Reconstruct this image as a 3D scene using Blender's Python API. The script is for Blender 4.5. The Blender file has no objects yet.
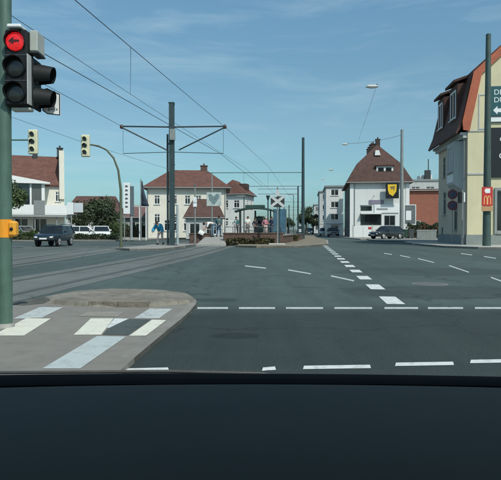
import bpy, bmesh, math, random
from mathutils import Matrix, Vector
random.seed(7)
R = math.radians
C = bpy.context.scene.collection
S = bpy.context.scene

# ------------------------------------------------------------------ camera, sky, sun, exposure
F, H, HORIZ = 560.0, 1.25, 229.0           # focal length in photo pixels, eye height, horizon row
PITCH = math.atan((240 - HORIZ) / F)
cam_data = bpy.data.cameras.new('camera')
cam = bpy.data.objects.new('camera', cam_data); C.objects.link(cam)
cam_data.sensor_width = 36; cam_data.lens = 36 * F / 501
cam_data.clip_start = 0.05; cam_data.clip_end = 6000
cam.location = (0, 0, H); cam.rotation_euler = (math.pi / 2 - PITCH, 0, 0)
S.camera = cam

SUN_ELEV, SUN_AZ = R(50), R(148)           # azimuth clockwise from +Y: behind and to the right
world = bpy.data.worlds.new('World'); S.world = world; world.use_nodes = True
wn, wl = world.node_tree.nodes, world.node_tree.links
bg = wn['Background']
sky = wn.new('ShaderNodeTexSky'); sky.sky_type = 'NISHITA'; sky.sun_disc = False
sky.sun_elevation = SUN_ELEV; sky.sun_rotation = SUN_AZ
sky.air_density = 1.0; sky.dust_density = 1.2; sky.ozone_density = 1.6; sky.altitude = 60
tint = wn.new('ShaderNodeMix'); tint.data_type = 'RGBA'; tint.blend_type = 'MULTIPLY'; tint.inputs[0].default_value = 1
tint.inputs[7].default_value = (0.97, 1.06, 0.93, 1)
wl.new(sky.outputs[0], tint.inputs[6])
tc = wn.new('ShaderNodeTexCoord')
mp = wn.new('ShaderNodeMapping'); mp.inputs['Scale'].default_value = (1.6, 1.6, 9.0); mp.inputs['Rotation'].default_value = (0, R(4), 0)
nz = wn.new('ShaderNodeTexNoise'); nz.inputs['Scale'].default_value = 2.3; nz.inputs['Detail'].default_value = 7; nz.inputs['Roughness'].default_value = 0.6
nz.inputs['Distortion'].default_value = 0.6
wl.new(tc.outputs['Generated'], mp.inputs[0]); wl.new(mp.outputs[0], nz.inputs['Vector'])
cr = wn.new('ShaderNodeValToRGB'); cr.color_ramp.elements[0].position = 0.47; cr.color_ramp.elements[1].position = 0.80
cr.color_ramp.elements[0].color = (0, 0, 0, 1); cr.color_ramp.elements[1].color = (0.36, 0.36, 0.36, 1)
wl.new(nz.outputs['Fac'], cr.inputs[0])
sx = wn.new('ShaderNodeSeparateXYZ'); wl.new(tc.outputs['Generated'], sx.inputs[0])
er = wn.new('ShaderNodeValToRGB'); el = er.color_ramp.elements          # clear summer air: the whole rim of the sky stays blue
STOPS = [(0.02, (.56, .76, 1.0)), (0.061, (.54, .74, .93)), (0.096, (.60, .78, .89)), (0.179, (.77, .857, .927)), (0.273, (.79, .94, .99)), (0.364, (.885, 1.06, 1.13))]
el[0].position, el[0].color = STOPS[0][0], (*STOPS[0][1], 1); el[1].position, el[1].color = STOPS[-1][0], (*STOPS[-1][1], 1)
for p_, c_ in STOPS[1:-1]:
    e_ = el.new(p_); e_.color = (*c_, 1)
wl.new(sx.outputs['Z'], er.inputs[0])
eg = wn.new('ShaderNodeMix'); eg.data_type = 'RGBA'; eg.blend_type = 'MULTIPLY'; eg.inputs[0].default_value = 1; eg.clamp_result = False
wl.new(tint.outputs[2], eg.inputs[6]); wl.new(er.outputs[0], eg.inputs[7])
cm = wn.new('ShaderNodeMix'); cm.data_type = 'RGBA'; cm.inputs[7].default_value = (4.4, 5.6, 6.2, 1)
wl.new(cr.outputs[0], cm.inputs[0]); wl.new(eg.outputs[2], cm.inputs[6]); wl.new(cm.outputs[2], bg.inputs['Color'])
bg.inputs['Strength'].default_value = 0.132

sun_data = bpy.data.lights.new('sun', 'SUN'); sun_data.energy = 3.7; sun_data.angle = R(0.53); sun_data.color = (1.0, 0.95, 0.87)
sun = bpy.data.objects.new('sun', sun_data); C.objects.link(sun)
sd = Vector((math.sin(SUN_AZ) * math.cos(SUN_ELEV), math.cos(SUN_AZ) * math.cos(SUN_ELEV), math.sin(SUN_ELEV)))
sun.rotation_euler = sd.to_track_quat('Z', 'Y').to_euler(); sun.location = sd * 60
S.view_settings.view_transform = 'Standard'; S.view_settings.look = 'None'
S.view_settings.exposure = 0.0; S.view_settings.gamma = 1.0

# ------------------------------------------------------------------ measuring the place from the photograph
def ray(px, py):
    u, v = (px - 250.5) / F, (240 - py) / F
    return Vector((u, math.cos(PITCH) + math.sin(PITCH) * v, v * math.cos(PITCH) - math.sin(PITCH)))
def g(px, py, z=0.0):
    r = ray(px, py); t = (z - H) / r.z
    return (r.x * t, r.y * t)
def at(px, py, d):
    r = ray(px, py); t = d / r.y
    return Vector((r.x * t, d, H + r.z * t))
def atx(px, d): return at(px, 229, d).x
def zat(py, d): return at(250, py, d).z
ROAD = -math.atan(0.101)                   # the street runs slightly to the right of the view

# ------------------------------------------------------------------ materials
MATS = {}
def mat(name, col, rough=0.7, var=0.12, scale=3.0, bump=0.0, bscale=40.0, metal=0.0, spec=0.5, coat=0.0, dirt=0.0):
    if name in MATS: return MATS[name]
    m = bpy.data.materials.new(name); m.use_nodes = True; MATS[name] = m
    n, l = m.node_tree.nodes, m.node_tree.links; b = n['Principled BSDF']
    b.inputs['Roughness'].default_value = rough; b.inputs['Metallic'].default_value = metal
    b.inputs['Specular IOR Level'].default_value = spec; b.inputs['Coat Weight'].default_value = coat
    t = n.new('ShaderNodeTexCoord')
    a = n.new('ShaderNodeTexNoise'); a.inputs['Scale'].default_value = scale; a.inputs['Detail'].default_value = 6; a.inputs['Roughness'].default_value = 0.65
    l.new(t.outputs['Object'], a.inputs['Vector'])
    r = n.new('ShaderNodeValToRGB'); r.color_ramp.elements[0].position = 0.3; r.color_ramp.elements[1].position = 0.7
    r.color_ramp.elements[0].color = (*[c * (1 - var) for c in col], 1); r.color_ramp.elements[1].color = (*[min(1, c * (1 + var)) for c in col], 1)
    l.new(a.outputs['Fac'], r.inputs[0]); out = r.outputs[0]
    if dirt:
        d = n.new('ShaderNodeTexNoise'); d.inputs['Scale'].default_value = scale * 4.3; d.inputs['Detail'].default_value = 8
        mp = n.new('ShaderNodeMapping'); mp.inputs['Scale'].default_value = (1, 1, 0.25)
        l.new(t.outputs['Object'], mp.inputs[0]); l.new(mp.outputs[0], d.inputs['Vector'])
        rr = n.new('ShaderNodeValToRGB'); rr.color_ramp.elements[0].position = 0.5; rr.color_ramp.elements[1].position = 0.72
        l.new(d.outputs['Fac'], rr.inputs[0])
        mu = n.new('ShaderNodeMath'); mu.operation = 'MULTIPLY'; mu.inputs[1].default_value = dirt; l.new(rr.outputs[0], mu.inputs[0])
        mx = n.new('ShaderNodeMix'); mx.data_type = 'RGBA'; mx.inputs[7].default_value = (*[c * 0.45 for c in col], 1)
        l.new(mu.outputs[0], mx.inputs[0]); l.new(out, mx.inputs[6]); out = mx.outputs[2]
    l.new(out, b.inputs['Base Color'])
    if bump:
        k = n.new('ShaderNodeTexNoise'); k.inputs['Scale'].default_value = bscale; k.inputs['Detail'].default_value = 4
        l.new(t.outputs['Object'], k.inputs['Vector'])
        bp = n.new('ShaderNodeBump'); bp.inputs['Strength'].default_value = bump; bp.inputs['Distance'].default_value = 0.02
        l.new(k.outputs['Fac'], bp.inputs['Height']); l.new(bp.outputs[0], b.inputs['Normal'])
    return m

def tile_mat(name, col, course=0.16):
    m = mat(name, col, 0.85, 0.28, 1.6, dirt=0.5)
    n, l = m.node_tree.nodes, m.node_tree.links; b = n['Principled BSDF']
    t = n.new('ShaderNodeTexCoord'); w = n.new('ShaderNodeTexWave'); w.bands_direction = 'Z'; w.wave_profile = 'SAW'
    w.inputs['Scale'].default_value = 0.314 / course; w.inputs['Distortion'].default_value = 0.3
    l.new(t.outputs['Object'], w.inputs['Vector'])
    bp = n.new('ShaderNodeBump'); bp.inputs['Strength'].default_value = 0.7; bp.inputs['Distance'].default_value = 0.05
    l.new(w.outputs['Fac'], bp.inputs['Height']); l.new(bp.outputs[0], b.inputs['Normal'])
    return m

def emit_mat(name, col, strength):
    m = bpy.data.materials.new(name); m.use_nodes = True; n, l = m.node_tree.nodes, m.node_tree.links
    b = n['Principled BSDF']; b.inputs['Roughness'].default_value = 0.25
    t = n.new('ShaderNodeTexCoord'); v = n.new('ShaderNodeTexVoronoi'); v.inputs['Scale'].default_value = 46
    l.new(t.outputs['Object'], v.inputs['Vector'])
    r = n.new('ShaderNodeValToRGB'); r.color_ramp.elements[0].color = (*col, 1); r.color_ramp.elements[1].color = (*[c * .12 for c in col], 1)
    l.new(v.outputs['Distance'], r.inputs[0]); l.new(r.outputs[0], b.inputs['Emission Color'])
    b.inputs['Base Color'].default_value = (*[c * .5 for c in col], 1); b.inputs['Emission Strength'].default_value = strength
    return m

def asphalt_mat(name, col, shadows_and_patches=()):
    m = bpy.data.materials.new(name); m.use_nodes = True; n, l = m.node_tree.nodes, m.node_tree.links
    b = n['Principled BSDF']; b.inputs['Roughness'].default_value = 0.82; b.inputs['Specular IOR Level'].default_value = 0.3
    t = n.new('ShaderNodeTexCoord')
    def noise(scale, detail=5, sc=None, rough=0.6):
        a = n.new('ShaderNodeTexNoise'); a.inputs['Scale'].default_value = scale; a.inputs['Detail'].default_value = detail; a.inputs['Roughness'].default_value = rough
        if sc:
            q = n.new('ShaderNodeMapping'); q.inputs['Scale'].default_value = sc; q.inputs['Rotation'].default_value = (0, 0, -ROAD)
            l.new(t.outputs['Object'], q.inputs[0]); l.new(q.outputs[0], a.inputs['Vector'])
        else: l.new(t.outputs['Object'], a.inputs['Vector'])
        return a.outputs['Fac']
    def ramp(fac, p0, p1, c0, c1):
        r = n.new('ShaderNodeValToRGB'); r.color_ramp.elements[0].position = p0; r.color_ramp.elements[1].position = p1
        r.color_ramp.elements[0].color = (c0, c0, c0, 1); r.color_ramp.elements[1].color = (c1, c1, c1, 1); l.new(fac, r.inputs[0]); return r.outputs[0]
    def mul(a, c):
        x = n.new('ShaderNodeMix'); x.data_type = 'RGBA'; x.blend_type = 'MULTIPLY'; x.inputs[0].default_value = 1
        l.new(a, x.inputs[6]); l.new(c, x.inputs[7]); return x.outputs[2]
    base = n.new('ShaderNodeRGB'); base.outputs[0].default_value = (*col, 1)
    o = mul(base.outputs[0], ramp(noise(0.28, 6, (1, 0.22, 1)), 0.3, 0.7, 0.80, 1.18))      # worn wheel paths
    o = mul(o, ramp(noise(1.3, 8, (1, 0.6, 1), 0.7), 0.35, 0.75, 0.88, 1.12))
    o = mul(o, ramp(noise(55, 3), 0.35, 0.7, 0.66, 1.42))                                  # aggregate
    o = mul(o, ramp(noise(2.2, 7, (1, 0.05, 1), 0.7), 0.42, 0.72, 1.06, 0.86))               # tyre streaks along the street
    vo = n.new('ShaderNodeTexVoronoi'); vo.feature = 'DISTANCE_TO_EDGE'; vo.inputs['Scale'].default_value = 0.22
    wv = n.new('ShaderNodeTexNoise'); wv.inputs['Scale'].default_value = 1.1; wv.inputs['Detail'].default_value = 6; l.new(t.outputs['Object'], wv.inputs['Vector'])
    va = n.new('ShaderNodeVectorMath'); va.operation = 'MULTIPLY_ADD'; va.inputs[1].default_value = (1.6, 1.6, 0); l.new(wv.outputs['Color'], va.inputs[0]); l.new(t.outputs['Object'], va.inputs[2]); l.new(va.outputs[0], vo.inputs['Vector'])
    o = mul(o, ramp(vo.outputs['Distance'], 0.0015, 0.006, 0.62, 1.0))                      # sealed cracks
    for (cx, cy, rx, ry, k) in shadows_and_patches:                                                    # painted shadows of overhead lamps, plus newer and patched asphalt
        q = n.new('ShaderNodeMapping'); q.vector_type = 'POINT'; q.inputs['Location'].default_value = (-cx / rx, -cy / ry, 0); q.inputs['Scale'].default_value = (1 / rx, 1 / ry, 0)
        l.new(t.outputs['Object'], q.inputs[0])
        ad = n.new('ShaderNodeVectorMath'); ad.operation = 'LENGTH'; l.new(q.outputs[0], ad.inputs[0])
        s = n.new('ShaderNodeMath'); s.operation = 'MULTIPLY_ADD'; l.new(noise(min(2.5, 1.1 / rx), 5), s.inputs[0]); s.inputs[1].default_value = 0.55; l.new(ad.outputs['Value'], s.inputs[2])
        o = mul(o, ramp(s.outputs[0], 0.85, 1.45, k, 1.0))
    l.new(o, b.inputs['Base Color'])
    bp = n.new('ShaderNodeBump'); bp.inputs['Strength'].default_value = 0.25; bp.inputs['Distance'].default_value = 0.01
    l.new(noise(70, 3), bp.inputs['Height']); l.new(bp.outputs[0], b.inputs['Normal'])
    return m

def paint_mat(name, col, wear=0.45):
    m = bpy.data.materials.new(name); m.use_nodes = True; n, l = m.node_tree.nodes, m.node_tree.links
    b = n['Principled BSDF']; b.inputs['Roughness'].default_value = 0.7
    t = n.new('ShaderNodeTexCoord'); a = n.new('ShaderNodeTexNoise'); a.inputs['Scale'].default_value = 9; a.inputs['Detail'].default_value = 8; a.inputs['Roughness'].default_value = 0.7
    l.new(t.outputs['Object'], a.inputs['Vector'])
    r = n.new('ShaderNodeValToRGB'); r.color_ramp.elements[0].position = 0.30; r.color_ramp.elements[1].position = 0.50
    r.color_ramp.elements[0].color = (*[c * (1 - wear) for c in col], 1); r.color_ramp.elements[1].color = (*col, 1)
    l.new(a.outputs['Fac'], r.inputs[0]); l.new(r.outputs[0], b.inputs['Base Color']); return m

def glass_mat(name, col=(0.02, 0.03, 0.035), rough=0.06):
    m = bpy.data.materials.new(name); m.use_nodes = True; n, l = m.node_tree.nodes, m.node_tree.links; b = n['Principled BSDF']
    b.inputs['Roughness'].default_value = rough; b.inputs['Specular IOR Level'].default_value = 0.6
    t = n.new('ShaderNodeTexCoord'); a = n.new('ShaderNodeTexNoise'); a.inputs['Scale'].default_value = 0.9
    l.new(t.outputs['Object'], a.inputs['Vector'])
    r = n.new('ShaderNodeValToRGB'); r.color_ramp.elements[0].color = (*[c * .5 for c in col], 1); r.color_ramp.elements[1].color = (*[c * 2 for c in col], 1)
    l.new(a.outputs['Fac'], r.inputs[0]); l.new(r.outputs[0], b.inputs['Base Color']); return m

def screen_mat(name):
    m = bpy.data.materials.new(name); m.use_nodes = True; n, l = m.node_tree.nodes, m.node_tree.links
    n.remove(n['Principled BSDF']); tr = n.new('ShaderNodeBsdfTransparent'); tr.inputs[0].default_value = (0.97, 0.985, 0.98, 1)
    gl = n.new('ShaderNodeBsdfGlossy'); gl.inputs['Roughness'].default_value = 0.02
    fr = n.new('ShaderNodeFresnel'); fr.inputs[0].default_value = 1.3
    mx = n.new('ShaderNodeMixShader'); l.new(fr.outputs[0], mx.inputs[0]); l.new(tr.outputs[0], mx.inputs[1]); l.new(gl.outputs[0], mx.inputs[2])
    l.new(mx.outputs[0], n['Material Output'].inputs[0]); return m

white_wall = mat('white_render', (0.66, 0.68, 0.66), 0.9, 0.06, 0.8, dirt=0.16)
cream_wall = mat('cream_render', (0.62, 0.57, 0.38), 0.9, 0.06, 0.8, dirt=0.14)
pale_cream = mat('pale_cream_render', (0.70, 0.67, 0.58), 0.9, 0.06, 0.7, dirt=0.2)
grey_wall = mat('grey_render', (0.60, 0.50, 0.38), 0.9, 0.1, 0.8, dirt=0.3)
light_grey = mat('light_grey_render', (0.46, 0.47, 0.46), 0.85, 0.08, 0.8, dirt=0.2)
orange_wall = mat('terracotta_wall', (0.26, 0.10, 0.068), 0.9, 0.12, 2, dirt=0.2)
brick_brown = mat('brown_brick', (0.105, 0.064, 0.05), 0.9, 0.45, 7, 0.4, 30, dirt=0.4)
plinth_m = mat('grey_plinth', (0.22, 0.25, 0.24), 0.85, 0.1, 2, dirt=0.3)
tile_red = tile_mat('red_roof_tiles', (0.128, 0.056, 0.042))
tile_brown = tile_mat('brown_roof_tiles', (0.088, 0.046, 0.038))
tile_orange = tile_mat('orange_roof_tiles', (0.42, 0.12, 0.055))
tile_dark = tile_mat('dark_roof_tiles', (0.10, 0.05, 0.042))
verge_m = mat('orange_verge', (0.40, 0.105, 0.05), 0.7, 0.15, 2)
frame_white = mat('white_frame', (0.72, 0.73, 0.72), 0.5, 0.04)
frame_grey = mat('grey_frame', (0.25, 0.27, 0.27), 0.5, 0.08)
pane_m = glass_mat('window_glass')
def curtain(m, share=.62):
    n, l = m.node_tree.nodes, m.node_tree.links; b = n['Principled BSDF']; src = b.inputs['Base Color'].links[0].from_socket
    oi = n.new('ShaderNodeObjectInfo'); r = n.new('ShaderNodeValToRGB'); r.color_ramp.interpolation = 'CONSTANT'
    r.color_ramp.elements[0].color = (0, 0, 0, 1); r.color_ramp.elements[1].position = share; r.color_ramp.elements[1].color = (.45, .45, .45, 1); e = r.color_ramp.elements.new(.85); e.color = (.8, .8, .8, 1)
    l.new(oi.outputs['Random'], r.inputs[0])
    t = n.new('ShaderNodeTexCoord'); w = n.new('ShaderNodeTexWave'); w.bands_direction = 'X'; w.inputs['Scale'].default_value = 2.2; w.inputs['Distortion'].default_value = 2; l.new(t.outputs['Object'], w.inputs['Vector'])
    c = n.new('ShaderNodeValToRGB'); c.color_ramp.elements[0].color = (.10, .105, .10, 1); c.color_ramp.elements[1].color = (.26, .26, .24, 1); l.new(w.outputs['Fac'], c.inputs[0])
    x = n.new('ShaderNodeMix'); x.data_type = 'RGBA'; l.new(r.outputs[0], x.inputs[0]); l.new(src, x.inputs[6]); l.new(c.outputs[0], x.inputs[7]); l.new(x.outputs[2], b.inputs['Base Color']); return m
curtain(pane_m)
house_glass = curtain(glass_mat('house_glass', (0.012, 0.016, 0.018)), .66)
dark_glass = glass_mat('dark_glass', (0.012, 0.016, 0.018))
asphalt = None
pole_green = mat('green_pole_paint', (0.075, 0.135, 0.105), 0.45, 0.18, 3, dirt=0.35)
pole_dark = mat('dark_teal_mast', (0.028, 0.055, 0.062), 0.5, 0.2, 2, dirt=0.3)
pole_grey = mat('galvanised_steel', (0.27, 0.29, 0.28), 0.45, 0.15, 4, metal=0.3, dirt=0.25)
black_plastic = mat('black_plastic', (0.008, 0.010, 0.011), 0.6, 0.25, 5, spec=.3, dirt=.3)
dark_metal = mat('dark_metal', (0.03, 0.034, 0.036), 0.5, 0.2, 5)
wire_m = mat('wire', (0.06, 0.07, 0.075), 0.6, 0.1)
cream_plastic = mat('cream_plastic', (0.62, 0.60, 0.42), 0.5, 0.08, 5, dirt=0.25)
pale_plastic = mat('pale_grey_plastic', (0.38, 0.40, 0.36), 0.5, 0.08, 5, dirt=0.2)
orange_m = mat('orange_band_paint', (0.78, 0.30, 0.015), 0.5, 0.08, 8, dirt=0.2)
white_sign = mat('white_sign', (0.75, 0.77, 0.77), 0.4, 0.04, 5)
red_sign = mat('red_sign', (0.50, 0.035, 0.03), 0.4, 0.06, 5)
dull_red = mat('dull_red_sign', (0.15, 0.03, 0.035), 0.5, 0.1, 5)
blue_sign = mat('blue_sign', (0.03, 0.05, 0.12), 0.4, 0.06, 5)
yellow_m = mat('yellow_sign', (0.78, 0.50, 0.03), 0.45, 0.06, 5)
teal_sign = mat('dark_teal_sign', (0.015, 0.085, 0.095), 0.4, 0.06, 5)
black_sign = mat('black_sign', (0.012, 0.013, 0.015), 0.35, 0.1, 5)
rubber = mat('tyre_rubber', (0.015, 0.015, 0.016), 0.85, 0.1)
alloy = mat('wheel_rim', (0.55, 0.56, 0.57), 0.35, 0.05, metal=0.5)
lamp_glass = mat('headlamp_glass', (0.75, 0.77, 0.78), 0.12, 0.04)
red_lamp = mat('tail_lamp', (0.45, 0.02, 0.02), 0.2, 0.05)
paving = mat('pavement', (0.27, 0.265, 0.24), 0.9, 0.14, 1.2, 0.3, 60, dirt=0.3)
kerb_m = mat('kerb_concrete', (0.30, 0.295, 0.27), 0.85, 0.15, 3, 0.3, 50, dirt=0.3)
bark = mat('bark', (0.06, 0.045, 0.03), 0.95, 0.3, 6, 0.6, 20)
def leaf_mat(name, col):
    m = mat(name, col, 0.75, 0.45, 1.1); n, l = m.node_tree.nodes, m.node_tree.links; b = n['Principled BSDF']
    src = b.inputs['Base Color'].links[0].from_socket
    gn = n.new('ShaderNodeNewGeometry'); r = n.new('ShaderNodeValToRGB'); r.color_ramp.elements[0].color = (.45, .5, .4, 1); r.color_ramp.elements[1].color = (1.7, 1.55, 1.2, 1)
    l.new(gn.outputs['Random Per Island'], r.inputs[0]); x = n.new('ShaderNodeMix'); x.data_type = 'RGBA'; x.blend_type = 'MULTIPLY'; x.inputs[0].default_value = 1
    l.new(src, x.inputs[6]); l.new(r.outputs[0], x.inputs[7]); l.new(x.outputs[2], b.inputs['Base Color']); return m
leaf_dark = leaf_mat('dark_leaves', (0.028, 0.048, 0.024)); leaf_mid = leaf_mat('mid_green_leaves', (0.055, 0.09, 0.035))
hair_m = mat('dark_hair', (0.02, 0.014, 0.01), 0.8, 0.2)
skin_m = mat('skin', (0.48, 0.27, 0.19), 0.6, 0.08)

# ------------------------------------------------------------------ mesh helper
class MB:
    def __init__(s): s.v, s.f = [], []
    def add(s, vs, fs):
        o = len(s.v); s.v += [tuple(v) for v in vs]; s.f += [tuple(i + o for i in f) for f in fs]; return s
    def box(s, x0, x1, y0, y1, z0, z1, M=None):
        vs = [Vector((x, y, z)) for z in (z0, z1) for (x, y) in ((x0, y0), (x1, y0), (x1, y1), (x0, y1))]
        if M is not None: vs = [M @ v for v in vs]
        return s.add(vs, [(3, 2, 1, 0), (4, 5, 6, 7), (0, 1, 5, 4), (1, 2, 6, 5), (2, 3, 7, 6), (3, 0, 4, 7)])
    def bbox(s, x0, x1, y0, y1, z0, z1, b=0.01, M=None):      # box with bevelled edges
        vs, idx = [], {}
        for i, X in enumerate((x0, x1)):
            for j, Y in enumerate((y0, y1)):
                for k, Z in enumerate((z0, z1)):
                    dx, dy, dz = b * (1 - 2 * i), b * (1 - 2 * j), b * (1 - 2 * k)
                    for a, p in enumerate(((X, Y + dy, Z + dz), (X + dx, Y, Z + dz), (X + dx, Y + dy, Z))):
                        idx[i, j, k, a] = len(vs); vs.append(Vector(p))
        f = []
        for a in range(3):
            o1, o2 = (a + 1) % 3, (a + 2) % 3
            for e in (0, 1):
                def I(p, q, ax=a):
                    t = [0, 0, 0]; t[a] = e; t[o1] = p; t[o2] = q; return idx[(*t, ax)]
                q = [I(0, 0), I(1, 0), I(1, 1), I(0, 1)]; f.append(q if e else q[::-1])
            for p in (0, 1):
                for q in (0, 1):
                    def J(e, ax):
                        t = [0, 0, 0]; t[a] = e; t[o1] = p; t[o2] = q; return idx[(*t, ax)]
                    qd = [J(0, o1), J(1, o1), J(1, o2), J(0, o2)]; f.append(qd if (p + q) % 2 == 0 else qd[::-1])
        for i in (0, 1):
            for j in (0, 1):
                for k in (0, 1):
                    t = [idx[i, j, k, a] for a in range(3)]; f.append(t if (i + j + k) % 2 else t[::-1])
        if M is not None: vs = [M @ v for v in vs]
        return s.add(vs, f)
    def tube(s, pts, rads, n=8, cap=True):
        pts = [Vector(p) for p in pts]
        if not isinstance(rads, (list, tuple)): rads = [rads] * len(pts)
        rings = []
        for i, p in enumerate(pts):
            d = (pts[min(i + 1, len(pts) - 1)] - pts[max(i - 1, 0)]).normalized()
            a = d.cross(Vector((0, 0, 1))) if abs(d.z) < 0.95 else d.cross(Vector((1, 0, 0)))
            a.normalize(); b = d.cross(a)
            rings.append([p + (a * math.cos(2 * math.pi * k / n) + b * math.sin(2 * math.pi * k / n)) * rads[i] for k in range(n)])
        vs = [v for r in rings for v in r]; fs = []
        for i in range(len(pts) - 1):
            for k in range(n):
                fs.append((i * n + k, i * n + (k + 1) % n, (i + 1) * n + (k + 1) % n, (i + 1) * n + k))
        if cap: fs += [tuple(range(n - 1, -1, -1)), tuple((len(pts) - 1) * n + k for k in range(n))]
        return s.add(vs, fs)
    def prism(s, poly, z0, z1):                                # horizontal outline raised from z0 to z1
        n = len(poly)
        if sum(poly[i][0] * poly[(i + 1) % n][1] - poly[(i + 1) % n][0] * poly[i][1] for i in range(n)) < 0: poly = poly[::-1]
        return s.add([(x, y, z0) for x, y in poly] + [(x, y, z1) for x, y in poly],
                     [tuple(range(n - 1, -1, -1)), tuple(range(n, 2 * n))] + [(i, (i + 1) % n, n + (i + 1) % n, n + i) for i in range(n)])
    def plate(s, poly, y0, y1):                                # upright outline in x,z between y0 (front) and y1
        n = len(poly)
        if sum(poly[i][0] * poly[(i + 1) % n][1] - poly[(i + 1) % n][0] * poly[i][1] for i in range(n)) < 0: poly = poly[::-1]
        return s.add([(x, y0, z) for x, z in poly] + [(x, y1, z) for x, z in poly],
                     [tuple(range(n)), tuple(range(2 * n - 1, n - 1, -1))] + [((i + 1) % n, i, n + i, n + (i + 1) % n) for i in range(n)])
    def sheet(s, poly, z):
        n = len(poly)
        if sum(poly[i][0] * poly[(i + 1) % n][1] - poly[(i + 1) % n][0] * poly[i][1] for i in range(n)) < 0: poly = poly[::-1]
        return s.add([(x, y, z) for x, y in poly], [tuple(range(n))])
    def ball(s, c, r, nu=12, nv=8, M=None):
        c = Vector(c); r = (r, r, r) if not isinstance(r, (tuple, list)) else r
        vs = [c + Vector((0, 0, -r[2]))]
        for j in range(1, nv):
            t = -math.pi / 2 + math.pi * j / nv
            vs += [c + Vector((r[0] * math.cos(t) * math.cos(2 * math.pi * k / nu), r[1] * math.cos(t) * math.sin(2 * math.pi * k / nu), r[2] * math.sin(t))) for k in range(nu)]
        vs.append(c + Vector((0, 0, r[2]))); L = len(vs) - 1
        fs = [(0, 1 + (k + 1) % nu, 1 + k) for k in range(nu)] + [(L, L - nu + k, L - nu + (k + 1) % nu) for k in range(nu)]
        for j in range(nv - 2):
            for k in range(nu):
                a = 1 + j * nu; fs.append((a + k, a + (k + 1) % nu, a + nu + (k + 1) % nu, a + nu + k))
        if M is not None: vs = [M @ v for v in vs]
        return s.add(vs, fs)
    def loft(s, rings, cap=True):
        n = len(rings[0]); vs = [v for r in rings for v in r]; fs = []
        for i in range(len(rings) - 1):
            for k in range(n): fs.append((i * n + k, i * n + (k + 1) % n, (i + 1) * n + (k + 1) % n, (i + 1) * n + k))
        if cap: fs += [tuple(range(n - 1, -1, -1)), tuple((len(rings) - 1) * n + k for k in range(n))]
        return s.add(vs, fs)
    def mesh(s, name, m, smooth=None):
        me = bpy.data.meshes.new(name); me.from_pydata(s.v, [], s.f); me.update()
        bm = bmesh.new(); bm.from_mesh(me); bmesh.ops.recalc_face_normals(bm, faces=bm.faces); bm.to_mesh(me); bm.free()
        if m: me.materials.append(m)
        if smooth is not None:
            me.shade_smooth(); me.set_sharp_from_angle(angle=R(smooth))
        return me

def link(name, me, parent=None, M=None):
    o = bpy.data.objects.new(name, me); C.objects.link(o)
    if parent is not None: o.parent = parent
    if M is not None: o.matrix_local = M
    return o
def obj(name, mb, m, parent=None, smooth=None, M=None): return link(name, mb.mesh(name, m, smooth), parent, M)
def tag(o, label=None, cat=None, group=None, kind=None):
    if label: o['label'] = label
    if cat: o['category'] = cat
    if group: o['group'] = group
    if kind: o['kind'] = kind
    return o
def thing(name, label, cat, loc=(0, 0, 0), rz=0.0, group=None):
    o = bpy.data.objects.new(name, None); C.objects.link(o); o.location = loc; o.rotation_euler = (0, 0, rz); o.empty_display_size = 0.3
    return tag(o, label, cat, group)
def struct(name, mb, m, parent=None):
    o = obj(name, mb, m, parent)
    if parent is None: o['kind'] = 'structure'
    return o
def kids(o): return [c for c in bpy.data.objects if c.parent == o]
CHILD = {}
def copy_tree(o, parent=None):
    c = o.copy(); C.objects.link(c)
    if parent is not None: c.parent = parent
    for ch in list(o.children): copy_tree(ch, c)
    return c
def text(name, body, size, m, parent, M, ext=0.004, align='LEFT'):
    cu = bpy.data.curves.new(name, 'FONT'); cu.body = body; cu.size = size; cu.extrude = ext; cu.align_x = align
    tmp = bpy.data.objects.new('tmp', cu); C.objects.link(tmp); me = bpy.data.meshes.new_from_object(tmp.evaluated_get(bpy.context.evaluated_depsgraph_get())); bpy.data.objects.remove(tmp)
    me.materials.clear(); me.materials.append(m); me.name = name; return link(name, me, parent, M)
UPRIGHT = Matrix.Rotation(math.pi / 2, 4, 'X')
def T(x, y, z): return Matrix.Translation((x, y, z))
def RZ(a): return Matrix.Rotation(a, 4, 'Z')

# ------------------------------------------------------------------ ground, road, markings
tp = lambda *a: g(*a)
lamp_shadow1, lamp_shadow2 = g(235, 336), g(214, 300)  # centres of the two painted shadows of overhead lamps
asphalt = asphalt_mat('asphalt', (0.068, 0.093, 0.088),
    [(3.5, 4.0, 15.0, 7.6, 0.50), (lamp_shadow1[0], lamp_shadow1[1], 0.42, 0.30, 0.62), (lamp_shadow2[0], lamp_shadow2[1], 0.62, 0.42, 0.66), (g(455, 292)[0], g(455, 292)[1], 3.4, 1.9, 0.72), (g(440, 275)[0], 16.5, 4.2, 2.4, 0.8)])
asphalt_far = asphalt_mat('old_asphalt', (0.105, 0.122, 0.112))
earth = mat('dry_ground', (0.13, 0.125, 0.08), 0.95, 0.25, 0.3, 0.3, 5)
struct('ground', MB().sheet([(-2500, -400), (2500, -400), (2500, 3500), (-2500, 3500)], -0.05), earth)
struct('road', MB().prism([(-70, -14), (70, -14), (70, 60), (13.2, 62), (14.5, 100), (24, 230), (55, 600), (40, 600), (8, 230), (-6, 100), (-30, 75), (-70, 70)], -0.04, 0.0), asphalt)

paint = paint_mat('white_road_paint', (0.62, 0.64, 0.62))
paint_grey = paint_mat('grey_worn_paint', (0.46, 0.49, 0.47), 0.45)
paint_old = paint_mat('cream_worn_paint', (0.66, 0.65, 0.55), 0.25)
paint_blue = paint_mat('bluish_worn_paint', (0.43, 0.475, 0.465), 0.25)
def pxpoly(pts, z=0.0): return [g(x, y, z) for x, y in pts]
mk = thing('road_markings', None, None); mk['kind'] = 'structure'
def mark(quad, m=paint, z=0.004):
    return obj('marking', MB().sheet(pxpoly(quad, 0), z), m, mk)
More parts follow.
